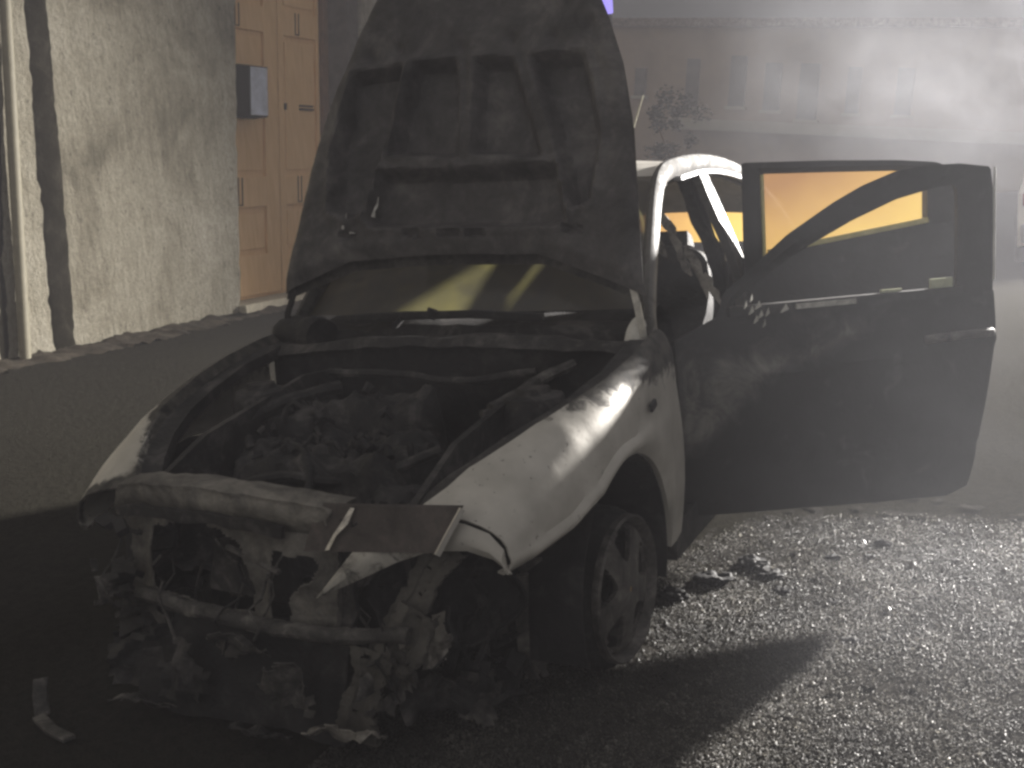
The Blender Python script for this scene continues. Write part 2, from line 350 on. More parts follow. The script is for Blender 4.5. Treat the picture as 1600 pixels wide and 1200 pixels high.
b = MB(); b.prism([Wp(YD0, .30, .12), Wp(YD1 + .2, .30, .12), Wp(YD1 + .2, .30, DD - .1), Wp(YD0, .30, DD - .1)], .17, (0, 0, 1)); b.build('doorstep', plain('pale_step_stone', (.42, .38, .29), .9, .25, 9), bld, smooth=False, bevel=.012)
# the double door
SH = .47   # the recessed door shows further along the wall than its opening
door = MB(); door.prism([Wp(YD0 - .02, .47, DD), Wp(YD1 + .02, .47, DD), Wp(YD1 + .02, .47, DD - .05), Wp(YD0 - .02, .47, DD - .05)], 4.43, Vector((0, LEAN, 1)))
door = door.build('door', TAN, bld, smooth=False)
b = MB(); b.prism([Wp(YD1 - .10, .47, DD + .09), Wp(YD1 - .002, .47, DD + .09), Wp(YD1 - .002, .47, DD), Wp(YD1 - .10, .47, DD)], 4.4, Vector((0, LEAN, 1))); b.build('door_frame', BROWN, door, smooth=False)
GAP = plain('dark_door_gap', (.035, .02, .012), .9, .3, 20)
def dbox(y0, y1, z0, z1, d0, d1, mb=None):
    mb = mb or MB()
    mb.prism([Wp(y0, z0, DD + d0), Wp(y1, z0, DD + d0), Wp(y1, z0, DD + d1), Wp(y0, z0, DD + d1)], z1 - z0, Vector((0, LEAN, 1))); return mb
ysplit = 6.42
for k, (a0, a1) in enumerate(((YD0 + .0, ysplit - .008), (ysplit + .008, YD1 - .11))):
    mb = MB()
    # stiles and rails stand proud of the recessed panels
    st = .22 if k == 0 else .10
    if k == 0: dbox(a1 - st, a1, .50, 4.85, .0, .035, mb); dbox(a0, a0 + .03, .50, 4.85, .0, .035, mb)
    else: dbox(a0, a0 + st, .50, 4.85, .0, .035, mb); dbox(a1 - .05, a1, .50, 4.85, .0, .035, mb)
    i0, i1 = (a0 + .03, a1 - st) if k == 0 else (a0 + st, a1 - .05)
    for z0, z1 in ((.50, .92), (1.42, 1.74), (3.25, 3.52)): dbox(i0, i1, z0, z1, .0, .034, mb)
    for z0, z1 in ((.98, 1.36), (1.80, 3.19), (3.58, 4.7)): dbox(i0 + .035, i1 - .035, z0, z1, .0, .018, mb)
    mb.build('leaf', TAN, door, smooth=False, bevel=.006)
    g = MB()
    dd = .037
    for z0, z1 in ((1.44, 1.73), (3.27, 3.51)):
        for yc in ((i0 + .40,) if k == 0 else (i0 + .20,)):
            g = MB(); dbox(yc, yc + .014, z0, z1, dd, dd + .004, g); dbox(yc + .06, yc + .074, z0, z1, dd, dd + .004, g); dbox(yc, yc + .074, z0, z0 + .012, dd + .001, dd + .005, g)
            g.build('rail_slot', GAP, door, smooth=False)
g = MB(); dbox(ysplit - .008, ysplit + .008, .5, 4.85, .002, .012, g); g.build('meeting_gap', GAP, door, smooth=False)
g = MB(); dbox(ysplit + .38, ysplit + .62, 2.455, 2.475, .02, .045, g); dbox(ysplit + .38, ysplit + .62, 2.495, 2.512, .02, .04, g); g.build('letter_slot', GAP, door, smooth=False)
g = MB(); dbox(ysplit + .095, ysplit + .125, 2.45, 2.52, .03, .05, g); g.build('keyhole', GAP, door, smooth=False)
# downpipe with its brackets, and a dark ragged vertical strip beside it
PIPE = plain('cream_pipe_paint', (.22, .20, .145), .6, .15, 10, bmp=.1)
b = MB(); b.tube([Wp(2.75 - .03 * (z - .4), z, .10) for z in (.38, 1.5, 3, 5, 6.9)], .043, 16); pipe = b.build('downpipe', PIPE, bld)
DARK_STRIP = burnt('dark_strip_brown', (.010, .009, .006), (.018, .016, .012), (.04, .036, .028), 6, (.8, 1), bs_=.5, spec=.03)
rows = []
for j in range(160):
    z = .40 + 6.5 * j / 159; r = []
    for i in range(9):
        a = i / 8; y = 3.02 + .32 * a - .07 * (z - .4) + .014 * noise.noise(Vector((z * 3, 3, round(a)))) + .016 * noise.noise(Vector((z * 11, 5, round(a))))
        r.append(Wp(y, z, -.01 + .06 * math.sin(PI * min(1, max(0, a))) ** .5))
    rows.append(r)
b = MB(); b.grid(rows); b.build('dark_strip', DARK_STRIP, bld)
rows = []  # the downpipe's shadow on the wall, built as a second dark strip
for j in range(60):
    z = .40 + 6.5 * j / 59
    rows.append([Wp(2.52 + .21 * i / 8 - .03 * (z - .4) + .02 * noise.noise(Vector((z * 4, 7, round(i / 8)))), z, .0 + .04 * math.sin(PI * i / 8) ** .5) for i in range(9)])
b = MB(); b.grid(rows); b.build('dark_strip', DARK_STRIP, bld)
# mailbox by the door edge
mbx = thing('mailbox', Wp(5.40, 2.30, 0), 'black sided letterbox with pale blue-white front fixed at the left edge of the tan door', 'mailbox')
BLK = burnt('black_box_paint', (.002, .002, .002), (.004, .004, .004), (.007, .007, .007), 12, (.9, 1), spec=0)
def wb(y0, y1, z0, z1, d0, d1):
    m_ = MB(); m_.prism([Wp(y0, z0, d0), Wp(y1, z0, d0), Wp(y1, z0, d1), Wp(y0, z0, d1)], z1 - z0, (0, LEAN, 1)); return m_
wb(5.44, 5.985, 2.33, 2.845, DD + .05, DD + .25).build('case', BLK, mbx, smooth=False, bevel=.01)
wb(5.70, 5.965, 2.345, 2.83, DD + .252, DD + .262).build('front_plate', plain('blue_white_plate', (.50, .53, .62), .4, .25, 6, bmp=.1), mbx, smooth=False, bevel=.004)
# rough dirt bank at the wall foot
b = MB(); rows = []
for i in range(420):
    y = -6 + 16 * i / 419
    rows.append([(XW + d + .02, y, gz(-5, y) + h * (1 + 1.1 * noise.noise(Vector((y * 3, d * 4, 0)))) + .035 * noise.noise(Vector((y * 9, d * 11, 2))) + .02 * noise.noise(Vector((y * 21, d * 20, 5)))) for d, h in ((0, .035), (.06, .03), (.14, .02), (.26, .006), (.4, -.03))])
b.grid(rows)
tag(b.build('ground', burnt('earth_and_rubble', (.02, .016, .011), (.045, .036, .025), (.09, .073, .053), 8, (.85, 1), bs_=1)), kind='structure')

# ------------------------------------------------------------------ the burnt car
car = thing('burnt_car', (0, 1.3, 0), 'burnt out silver car with raised bonnet, stripped front end and both left doors open', 'car')
YZ = ([-.75, -.6, -.53, -.44, -.25, .05, .2, .38, .5, 1], [.55, .60, .64, .70, .77, .838, .868, .90, .91, .95])
GX = ([-.62, -.535, -.49, -.41, -.323, -.225, -.104, .022, .197, .5], [.42, .478, .518, .568, .616, .663, .70, .735, .755, .745])
XO = ([-.75, -.6, -.5, -.35, -.15, 0, .2, .5], [.62, .69, .735, .775, .80, .81, .81, .80])
def fender(sg):
    st = sorted(set([round(x, 3) for x in np.linspace(-.56, .46, 60)] + [-.345, .345]))
    rows = []
    for y in st:
        xg, zg = lerp(*GX, y), lerp(*YZ, y); xo = lerp(*XO, y)
        cy, cz, rr = .0, .27, .35
        if y < -.215: zb = lerp([-.56, -.36, -.215], [.482, .515, .545], y)
        elif y < .345: zb = cz + math.sqrt(max(0, rr * rr - (y - cy) ** 2))
        else: zb = .24
        if .30 < y < .345: zb = min(zb, .44)
        zs = max(zb + .05, zg - .17); r = []
        for k in range(9):
            a = k / 8 * PI / 2; r.append((xg + (xo - xg) * math.sin(a) ** .95, y, zs + (zg - zs) * math.cos(a) ** .9))
        for k in range(1, 9):
            f = k / 8; z = zs + (zb - zs) * f
            bulge = .018 * math.sin(PI * f) * (1 if abs(y) < .5 else .5) - .02 * f * f * (1 if y < -.2 else .4)
            r.append((xo + bulge, y, z))
        r.append((xo - .035, y, zb + .004))
        rows.append([(sg * p[0], p[1], p[2]) for p in [(xg - .025, y, zg - .03)] + r])
    mb = MB(); mb.grid(rows)
    # pointed strip running round above the headlamp opening
    up_ = [(.70, -.558, .50), (.695, -.56, .545), (.66, -.562, .582), (.60, -.566, .602), (.53, -.575, .612), (.44, -.60, .60), (.335, -.645, .545), (.25, -.69, .437)]
    lo_ = [(.706, -.56, .484), (.695, -.568, .503), (.672, -.575, .524), (.61, -.585, .543), (.52, -.60, .540), (.44, -.63, .515), (.36, -.655, .478), (.248, -.69, .430)]
    if sg > 0: mb.grid([[(sg * (a[0] * (1 - t) + c[0] * t), a[1] * (1 - t) + c[1] * t - .015 * math.sin(PI * t), a[2] * (1 - t) + c[2] * t) for t in (0, .33, .66, 1)] for a, c in zip(up_, lo_)])
    def soot(p):
        d = p.z - lerp(*YZ, p.y) ; e = max(0, 1 + d / .09) if d > -.09 else 0
        rear = max(0, min(1, (p.y - .0) / .25)) * max(0, min(1, (p.z - .66) / .16)) * .72
        fr = max(0, (-.38 - p.y) / .35) * .35 + .22 * max(0, min(1, (-.575 - p.y) / .05))
        return min(.95, e * .8 * max(0, min(1, (p.y + .45) / .4)) + rear + fr) + ((.02 + .7 * max(0, min(1, (-.50 - p.y) / .05)) + .5 * max(0, 1 - (abs(p.x) - lerp(*GX, p.y)) / .06)) if sg < 0 else 0)
    return mb.build('fender', PAINT, car, solid=.006, soot=soot)
fl = fender(1); fr_ = fender(-1)
b = MB(); b.box((.822, .172, .728), (.012, .045, .024), Matrix.Rotation(.3, 3, 'X')); b.build('indicator_socket', CHAR_DEEP, fl, bevel=.004)

# wheels
def wheel(cx, cy, cz, sg=1):
    W_ = bpy.data.objects.new('wheel', None); COL.objects.link(W_); W_.parent = car; W_.location = Vector((cx, cy, cz)) - car.location
    c = Vector((cx, cy, cz))
    t = MB(); t.lathe_x(c, [(sg * x, r) for x, r in ((-.20, .17), (-.20, .20), (-.19, .222), (-.15, .228), (-.09, .229), (-.05, .225), (-.025, .214), (-.012, .202), (-.02, .19), (-.2, .17))], 64)
    for i, p in enumerate(t.v):
        q = Vector(p) - c; k = 1 + .05 * noise.noise(q * 9) + .03 * noise.noise(q * 30)
        q = Vector((q.x, q.y * k, max(q.z * k, -cz + .004))); t.v[i] = tuple(c + q)
    t.build('tyre', TYREM, W_)
    r = MB(); r.lathe_x(c, [(sg * x, q) for x, q in ((-.17, .195), (-.16, .178), (-.06, .165), (-.02, .185), (.006, .196), (.012, .203), (.006, .209), (-.012, .21), (-.02, .2))], 64)
    NR, NT = 34, 180; rows = []
    def hole(rad, th):
        a = (th + .35) % (2 * PI / 5) - PI / 5
        f = (rad - .078) / (.168 - .078)
        if not 0 < f < 1: return False
        return abs(a) * rad < (.014 + .050 * f) * min(1, math.sqrt(max(0, 1 - (2 * f - 1) ** 6)))
    rad = [.008 + (.19 - .008) * i / NR for i in range(NR + 1)]
    for q in rad: rows.append([c + Vector((sg * (-.012 + .012 * math.cos(min(1, q / .19) * PI * .9) - .02 * (q > .172)), q * math.cos(2 * PI * k / NT), q * math.sin(2 * PI * k / NT))) for k in range(NT)])
    o = len(r.v); r.v += [tuple(p) for rr in rows for p in rr]
    for i in range(NR):
        for k in range(NT):
            if hole((rad[i] + rad[i + 1]) / 2, 2 * PI * (k + .5) / NT): continue
            k2 = (k + 1) % NT; r.f.append((o + i * NT + k, o + i * NT + k2, o + (i + 1) * NT + k2, o + (i + 1) * NT + k))
    rim = r.build('rim', RIMM, W_, solid=.014)
    h = MB(); h.lathe_x(c, [(sg * .012, .0005), (sg * .012, .02), (sg * .008, .03), (sg * -.01, .033)], 24); h.build('hub_cap', plain('hub_cap_orange_reflection', (.34, .22, .09), .5, .4, 30), rim)  # orange reflection on the cap is put into its base colour
    d = MB(); d.lathe_x(c, [(sg * -.06, .05), (sg * -.06, .13), (sg * -.075, .13), (sg * -.075, .05)], 40); d.box(c + Vector((sg * -.06, .10, .05)), (.06, .07, .12)); d.build('brake_disc', CHAR, W_)
    return W_
w0 = wheel(.775, 0, .238)
w0.rotation_euler.z = math.radians(-3)
def copy_wheel(x, y, rz):
    c = w0.copy(); COL.objects.link(c); c.location = Vector((x, y, .238)) - car.location; c.rotation_euler.z = rz
    for ch in w0.children:
        d = ch.copy(); COL.objects.link(d); d.parent = c
        for g in ch.children: e = g.copy(); COL.objects.link(e); e.parent = d
copy_wheel(.775, 2.56, 0); copy_wheel(-.775, 0, PI); copy_wheel(-.775, 2.56, PI)

# wheel wells
for sg in (1, -1):
    rows = []
    for i in range(25):
        a = PI * (-.12 + 1.24 * i / 24); rows.append([(sg * x, .345 * math.cos(a), .275 + .345 * math.sin(a) + .006 * noise.noise(Vector((x * 9, a * 4, sg)))) for x in (.44, .55, .66, .785)])
    b = MB(); b.grid(rows); b.build('wheel_well', CHAR_DEEP, car, solid=.005)
    b = MB(); b.prism([(sg * .44, y, z) for y, z in [(-.55, .3), (.5, .3), (.5, .78), (.2, .80), (-.3, .72), (-.58, .6)]], .02, (-sg, 0, 0)); b.crumple(.012, 6); b.build('inner_wing', CHAR, car)

# perforated strip hanging in front of the wheel
b = MB(); P0, P1 = Vector((.645, -.33, .43)), Vector((.60, -.26, .065)); rows = []; holes = []
NRW = 26
pts = [P0.lerp(P1, i / NRW) + Vector((0, .03 * math.sin(PI * i / NRW), 0)) for i in range(NRW + 1)]
o = 0; vs = []; fs = []
ux = Vector((.8, .55, 0)).normalized()
for i, p in enumerate(pts):
    for j in range(9): vs.append(p + ux * ((j / 8 - .5) * (.062 + .01 * math.sin(i))))
for i in range(NRW):
    for j in range(8):
        if 2 <= j <= 5 and i > 8 and (i % 6) in (1, 2, 3): continue
        fs.append((i * 9 + j, i * 9 + j + 1, i * 9 + j + 10, i * 9 + j + 9))
b.add(vs, fs); b.build('perforated_bracket', ASHD, car, solid=.006)
b = MB(); b.sweep([(.655, -.40, .42), (.63, -.37, .28), (.60, -.32, .14), (.605, -.27, .07)], .03, .008, n=0); b.crumple(.006, 9); b.build('bent_strip', ASHD, car)

def poly_d(u, s, P):
    # signed distance to a polygon, negative inside
    d = 1e9; ins = False; n_ = len(P)
    for i in range(n_):
        a = P[i]; c = P[(i + 1) % n_]
        ex, ey = c[0] - a[0], c[1] - a[1]; wx, wy = u - a[0], s - a[1]
        t = max(0, min(1, (wx * ex + wy * ey) / (ex * ex + ey * ey)))
        d = min(d, math.hypot(wx - ex * t, wy - ey * t))
        if (a[1] > s) != (c[1] > s) and u < (c[0] - a[0]) * (s - a[1]) / (c[1] - a[1]) + a[0]: ins = not ins
    return -d if ins else d
# front panel: slam panel, legs, lower beam, brace
ASHG = burnt('dull_ash_metal', (.03, .028, .025), (.085, .079, .07), (.16, .15, .13), 6, (.6, .95), p=(.34, .5, .66), bs_=.8)
ASHF = burnt('dusty_ash_metal', (.035, .032, .029), (.15, .14, .125), (.30, .28, .245), 6, (.6, .95), p=(.34, .5, .66), bs_=.8)
FOUT = [(-.498, .642), (-.485, .70), (.268, .70), (.238, .574), (.278, .546), (.267, .52), (.266, .424), (.285, .375), (.262, .314), (.259, .287), (.19, .278), (.075, .289), (-.054, .293), (-.203, .317), (-.36, .334), (-.476, .336), (-.455, .403), (-.447, .526), (-.521, .555)]
FA = [(-.351, .544), (-.227, .57), (-.109, .566), (-.049, .531), (-.017, .5), (-.025, .473), (-.014, .414), (-.019, .332), (-.131, .336), (-.267, .352), (-.373, .361), (-.37, .426)]
FB = [(.062, .521), (.107, .505), (.183, .499), (.201, .469), (.172, .427), (.111, .4), (.092, .325), (.045, .326), (.043, .42)]
def slam(x): return lerp([-.52, -.485, -.367, -.208, -.026, .129, .268, .34], [.63, .657, .672, .676, .671, .655, .633, .60], x)
NXF, NZF = 150, 84; V = []; dd_ = []
for j in range(NZF + 1):
    for i in range(NXF + 1):
        x = -.54 + .84 * i / NXF; v_ = .48 * j / NZF; zt = slam(x)
        if v_ < .08: y, z = -.545 - (.08 - 0 - (.08 - v_)) * 0 - v_, zt - .006 * (v_ / .08) ** 3 - .004
        else: y, z = -.627 - .004 * math.sin(v_ * 30), zt - (v_ - .08) - .012
        y += .05 * (abs(x + .1) / .42) ** 3
        d = max(poly_d(x, min(z, .69), FOUT), -poly_d(x, z, FA), -poly_d(x, z, FB)) if v_ >= .08 else poly_d(x, .66, FOUT)
        e = max(0, 1 + d / .018); y -= .014 * e * (v_ > .08) * (.5 + noise.noise(Vector((x * 12, z * 12, 4))))
        y -= .012 * math.sin(min(PI, max(0, (v_ - .09) / .06 * PI))) - .010 * math.exp(-((v_ - .165) / .008) ** 2)
        V.append((x + .006 * noise.noise(Vector((x * 16, z * 16, 1))), y + .010 * noise.noise(Vector((x * 9, z * 9, 7))) + .005 * noise.noise(Vector((x * 30, z * 30, 2))), z + .006 * noise.noise(Vector((x * 14, z * 14, 5))))); dd_.append(d + .012 * noise.noise(Vector((x * 22, z * 22, 3))))
F = []
for j in range(NZF):
    for i in range(NXF):
        k = j * (NXF + 1) + i; q = (k, k + 1, k + NXF + 2, k + NXF + 1)
        if sum(dd_[a] for a in q) / 4 < 0: F.append(q)
b = MB(); b.add(V, F); fp = b.build('front_panel', ASHF, car, solid=.005)
b = MB(); b.sweep([(x, -.648 + .03 * (x / .45) ** 2, slam(x) - .085 + .006 * noise.noise(Vector((x * 12, 0, 0)))) for x in np.linspace(-.46, .12, 20)], .014, .03); b.crumple(.006, 12); b.build('torn_seal', CHAR, fp)
def leg(pts, w, h, mat=ASH, name='panel_leg', cr=.008):
    P = [Vector(p) for p in pts]; rows = []; sd = w[0] * 77 + pts[0][0] * 9; M_ = 16
    for i in range(len(P) - 1):
        tv = (P[i + 1] - P[i]).normalized(); a = tv.cross(Vector((0, 1, 0))).normalized()
        for t in np.linspace(0, 1, M_ + 1)[: (M_ + 1 if i == len(P) - 2 else M_)]:
            p = P[i].lerp(P[i + 1], t); ww = w[i] * (1 - t) + w[i + 1] * t; q = i * M_ + t * M_
            l_ = 1 + .22 * noise.noise(Vector((q * .45, sd, 0))) + .12 * noise.noise(Vector((q * 1.7, sd, 3))); r_2 = 1 + .22 * noise.noise(Vector((q * .45, sd, 7))) + .12 * noise.noise(Vector((q * 1.7, sd, 9)))
            sec = [(-.5 * l_, .9 + .3 * noise.noise(Vector((q, sd, 1)))), (-.5 * l_, .1), (-.42 * l_, 0), (-.22, .0), (-.16, .25), (.0, .3), (.16, .25), (.22, .0), (.42 * r_2, 0), (.5 * r_2, .1), (.5 * r_2, .9 + .3 * noise.noise(Vector((q, sd, 2))))]
            rows.append([p + a * (x * ww) + Vector((0, y * h, 0)) for x, y in sec])
    q = MB(); q.grid(rows); q.f = [f for f in q.f if random.random() > .035]; q.crumple(cr, 11, seed=sd); return q.build(name, mat, car, solid=.004)
leg([(.30, -.615, .60), (.29, -.625, .52), (.285, -.63, .44), (.27, -.64, .31)], [.05, .035, .05, .06], .02, CHAR)
leg([(.55, -.56, .55), (.50, -.58, .49), (.44, -.60, .38), (.37, -.63, .26)], [.10, .085, .08, .09], .02, ASHG, 'lamp_bracket')
leg([(.475, -.62, .39), (.44, -.64, .31), (.40, -.65, .26)], [.09, .13, .10], .03, ASHG, 'lamp_bracket')
leg([(.36, -.655, .29), (.345, -.665, .20), (.30, -.67, .12), (.29, -.67, .05)], [.13, .075, .10, .13], .025, ASHG, 'chassis_horn')
b = MB(); b.sweep([(x, -.655 + .02 * (x / .4) ** 2, lerp([-.42, -.36, -.05, .1, .34, .48], [.345, .345, .32, .312, .318, .33], x)) for x in np.linspace(-.42, .46, 26)], .045, .042, n=10); b.crumple(.011, 10, seed=5); b.build('lower_beam', ASHD, car)
b = MB(); b.sweep([(-.10, -.61, .50), (.0, -.62, .475), (.08, -.63, .455)], .02, .016, n=6); b.build('latch_rod', ASHD, car)
# radiator pack behind the beam and torn undertray
b = MB(); b.prism([(-.17, -.575, .50), (.06, -.575, .52), (.10, -.575, .34), (-.22, -.575, .36)], .03, (0, 1, 0)); b.crumple(.006, 10, seed=9)
b.build('radiator', CHAR, car)
b = MB(); b.grid([[(x, -.60 - .07 * (1 - z / .3) + .02 * noise.noise(Vector((x * 5, z * 6, 4))), z + .02 * noise.noise(Vector((x * 6, 1, z * 3)))) for x in np.linspace(-.46, .25, 24)] for z in np.linspace(.03, .31, 12)]); b.crumple(.014, 7, seed=3)
b.build('undertray', CHAR_DEEP, car, solid=.004)
b = MB()
for k in range(22):
    x = random.uniform(-.56, -.36); y = random.uniform(-.66, -.45); z = random.uniform(.12, .55); q = Matrix.Rotation(random.uniform(0, 3), 3, 'X') @ Matrix.Rotation(random.uniform(0, 3), 3, 'Y')
    b.box((x, y, z), (random.uniform(.03, .08), random.uniform(.01, .04), random.uniform(.02, .08)), q)
b.crumple(.012, 9); tag(b.build('crushed_corner', CHAR_DEEP, car, smooth=False), kind='stuff')
# plate over the left headlamp
PLATE = burnt('scorched_plate', (.03, .024, .022), (.06, .05, .046), (.11, .09, .082), 9, (.35, .6), .2, bs_=.2)
b = MB(); b.prism([(.203, -.60, .632), (.605, -.58, .645), (.562, -.64, .552), (.19, -.655, .531)], .012, (0, 1, .3)); b.crumple(.004, 9)
o = b.build('lamp_cover_plate', PLATE, car, smooth=False)
b = MB(); b.sweep([(.607, -.584, .645), (.586, -.615, .598), (.565, -.645, .550)], .006, .014); b.build('plate_edge', plain('bare_steel_edge', (.6, .58, .54), .35, .1, 10, .6), o)
b = MB(); b.grid([[(.303, -.606, .634), (.314, -.606, .634)], [(.290, -.628, .60), (.312, -.628, .60)], [(.272, -.644, .57), (.284, -.644, .572)], [(.255, -.658, .54), (.268, -.658, .542)]]); b.crumple(.006, 20); b.build('torn_foil', plain('bare_torn_metal', (.55, .52, .47), .4, .5, 40, .5), o)
# burnt headlamp bowl below the pointed strip
rows = []
for i in range(14):
    f = i / 13; r = .165 * math.sqrt(f) * (1 - .05 * f); d = .10 * (1 - f)
    rows.append([(.50 + r * 1.05 * math.cos(a) + .03 * math.cos(a * 3) * f, -.52 + d + .05 * (math.cos(a)) * f + .02 * noise.noise(Vector((a, f * 4, 1))), .40 + r * math.sin(a) * .98) for a in np.linspace(0, 2 * PI, 37)[:-1]])
b = MB(); b.grid(rows, True); b.crumple(.014, 8, seed=4); b.build('headlamp_bowl', CHAR_DEEP, car, solid=.006)
b = MB()
for k in range(46):
    x = random.uniform(.38, .62); y = random.uniform(-.52, -.30); z = random.uniform(.05, .36); q = Matrix.Rotation(random.uniform(0, 3), 3, 'X') @ Matrix.Rotation(random.uniform(0, 3), 3, 'Z')
    b.box((x, y, z), (random.uniform(.01, .07), random.uniform(.006, .03), random.uniform(.02, .10)), q)
b.crumple(.01, 12); tag(b.build('melted_bumper_remains', CHAR_DEEP, car, smooth=False), kind='stuff')

def torn(c, wx, hz, yaw, tilt, mat, seed):
    R_ = Matrix.Rotation(yaw, 3, 'Z') @ Matrix.Rotation(tilt, 3, 'X'); q = MB(); n1 = 14
    q.grid([[Vector(c) + R_ @ Vector((wx * (i / n1 - .5), .25 * hz * noise.noise(Vector((i * .3, j * .3, seed))), hz * (j / n1 - .5))) for i in range(n1 + 1)] for j in range(n1 + 1)])
    fs = []
    for k, f in enumerate(q.f):
        i, j = k % n1, k // n1; e = math.hypot((i - n1 / 2 + .5) / (n1 / 2), (j - n1 / 2 + .5) / (n1 / 2))
        if e < .72 + .55 * noise.noise(Vector((i * .35, j * .35, seed * 3.3))): fs.append(f)
    q.f = fs; q.crumple(.016, 9, seed=seed); return q.build('torn_panel', mat, car, solid=.003)
random.seed(77)
for k, (c, wx, hz, yaw, tilt, mt_) in enumerate([
    ((-.56, -.55, .34), .24, .20, .9, -.4, ASHD), ((-.44, -.63, .30), .22, .16, .1, .5, ASHD), ((-.52, -.60, .15), .24, .22, .4, -.2, CHAR),
    ((-.05, -.68, .26), .30, .14, .0, .6, ASHD), ((.12, -.69, .17), .26, .20, -.2, .2, ASHD),
    ((-.25, -.69, .14), .28, .20, .1, -.2, CHAR), ((.40, -.64, .22), .18, .22, .5, .2, ASHD), ((.47, -.58, .30), .16, .18, .8, -.3, ASH), ((.44, -.52, .13), .20, .20, .9, .3, CHAR),
    ((.56, -.42, .30), .14, .2, 1.1, .1, CHAR), ((.52, -.45, .10), .16, .16, .6, -.5, ASHD), ((.60, -.40, .46), .15, .14, .8, .3, CHAR), ((.27, -.70, .08), .22, .13, .1, 1.0, ASH), ((-.40, -.70, .06), .22, .10, .2, 1.1, ASHD), ((.02, -.71, .05), .26, .10, -.1, 1.1, CHAR)]):
    torn(c, wx, hz, yaw, tilt, mt_, k + 1.3)
for k in range(16):
    x = random.uniform(-.5, .58); p = Vector((x, -.60 + random.uniform(-.06, .05), random.uniform(.32, .58))); P_ = [p]
    for j in range(5): p = p + Vector((random.uniform(-.05, .05), random.uniform(-.03, .02), -random.uniform(.02, .07))); P_.append(p)
    b = MB(); b.tube(P_, random.uniform(.0025, .005), 6); b.build('loose_wire', ASHD if k % 3 else CHAR_DEEP, car)
# engine bay
b = MB()
rows = []
NX, NY = 74, 66
def bay(x, y):
    h = .40 + .05 * noise.noise(Vector((x * 5, y * 5, 0)))
    def blob(cx, cy, sx, sy, top, p=4):
        k = 1 - (abs((x - cx) / sx) ** p + abs((y - cy) / sy) ** p)
        return top * max(0, min(1, k * 2.2))
    h += max(blob(-.08, -.12, .34, .24, .24), blob(-.36, .08, .14, .18, .30), blob(.30, -.30, .15, .14, .16), blob(-.16, .16, .3, .09, .33), blob(.42, .12, .10, .16, .28), blob(-.33, -.36, .11, .12, .16))
    h += .030 * noise.noise(Vector((x * 13, y * 13, 5))) + .016 * noise.noise(Vector((x * 31, y * 31, 8)))
    return h
for j in range(NY + 1):
    y = -.55 + .97 * j / NY; rows.append([(x, y, bay(x, y)) for x in np.linspace(-.46, .46, NX + 1)])
b.grid(rows); eng = b.build('engine', CHAR, car)
def jumble(nm, mat, N, box_, sz, seed):
    random.seed(seed); q = MB()
    for k in range(N):
        x = random.uniform(box_[0], box_[1]); y = random.uniform(box_[2], box_[3]); z = bay(max(-.45, min(.45, x)), y) + random.uniform(-.005, .03)
        R_ = Matrix.Rotation(random.gauss(0, .5), 3, 'X') @ Matrix.Rotation(random.uniform(0, 3), 3, 'Z')
        if random.random() < .45: q.box((x, y, z), (random.uniform(.3, 1.2) * sz, random.uniform(.2, .7) * sz, random.uniform(.15, .6) * sz), R_)
        else:
            a = R_ @ Vector((sz * random.uniform(.5, 1.6), 0, 0)); c = Vector((x, y, z)); q.tube([c - a, c + Vector((0, 0, .02)), c + a], random.uniform(.004, .014), 7)
    q.crumple(.008, 14); return tag(q.build(nm, mat, eng), kind='stuff')
jumble('melted_parts', CHAR, 46, (-.42, -.02, -.24, .12), .02, 3)
jumble('melted_parts', CHAR_DEEP, 90, (-.44, .44, -.5, .38), .03, 4)
random.seed(21)
def hose(pts, r, mat=CHAR, nm='hose'):
    P = [Vector(p) for p in pts]; o_ = []
    for i in range(len(P) - 1):
        for t in np.linspace(0, 1, 7)[:-1]:
            p0, p1, p2, p3 = P[max(0, i - 1)], P[i], P[i + 1], P[min(len(P) - 1, i + 2)]
            o_.append(.5 * ((2 * p1) + (p2 - p0) * t + (2 * p0 - 5 * p1 + 4 * p2 - p3) * t * t + (3 * p1 - p0 - 3 * p2 + p3) * t ** 3))
    o_.append(P[-1]); q = MB(); q.tube(o_, r, 8); q.crumple(.004, 14); return q.build(nm, mat, eng)
hose([(.40, -.02, .75), (.44, .10, .775), (.47, .22, .80), (.52, .32, .82)], .018, ASHD)
hose([(.38, -.04, .74), (.43, .06, .735), (.49, .18, .75)], .012, ASHD)
hose([(-.44, -.42, .58), (-.46, -.2, .68), (-.40, .05, .74), (-.28, .2, .76)], .022, CHAR)
hose([(-.30, -.4, .58), (-.1, -.36, .62), (.1, -.3, .60), (.3, -.15, .66)], .016, CHAR)
hose([(-.36, .25, .80), (-.1, .28, .79), (.15, .27, .77), (.4, .3, .8)], .014, CHAR)
hose([(-.2, -.2, .68), (-.05, -.3, .66), (.02, -.42, .56), (.0, -.5, .5)], .012, CHAR_DEEP)
for sg in (1, -1):
    b = MB(); b.add([], []); rows = []
    for r, z in ((.10, .66), (.10, .74), (.085, .775), (.05, .785), (.045, .80), (.02, .80), (.001, .80)): rows.append([(sg * .50 + r * math.cos(a), .06 + r * math.sin(a), z) for a in np.linspace(0, 2 * PI, 25)[:-1]])
    b.grid(rows, True); b.crumple(.005, 9); b.build('strut_tower', CHAR, car)
# long flank rails beside the bay (where the fenders bolt on)
for sg in (1, -1):
    b = MB(); b.sweep([(sg * (lerp(*GX, y) - .045), y, lerp(*YZ, y) - .05) for y in np.linspace(-.55, .44, 18)], .07, .04); b.crumple(.006, 8, seed=sg); b.build('wing_rail', CHAR, car)
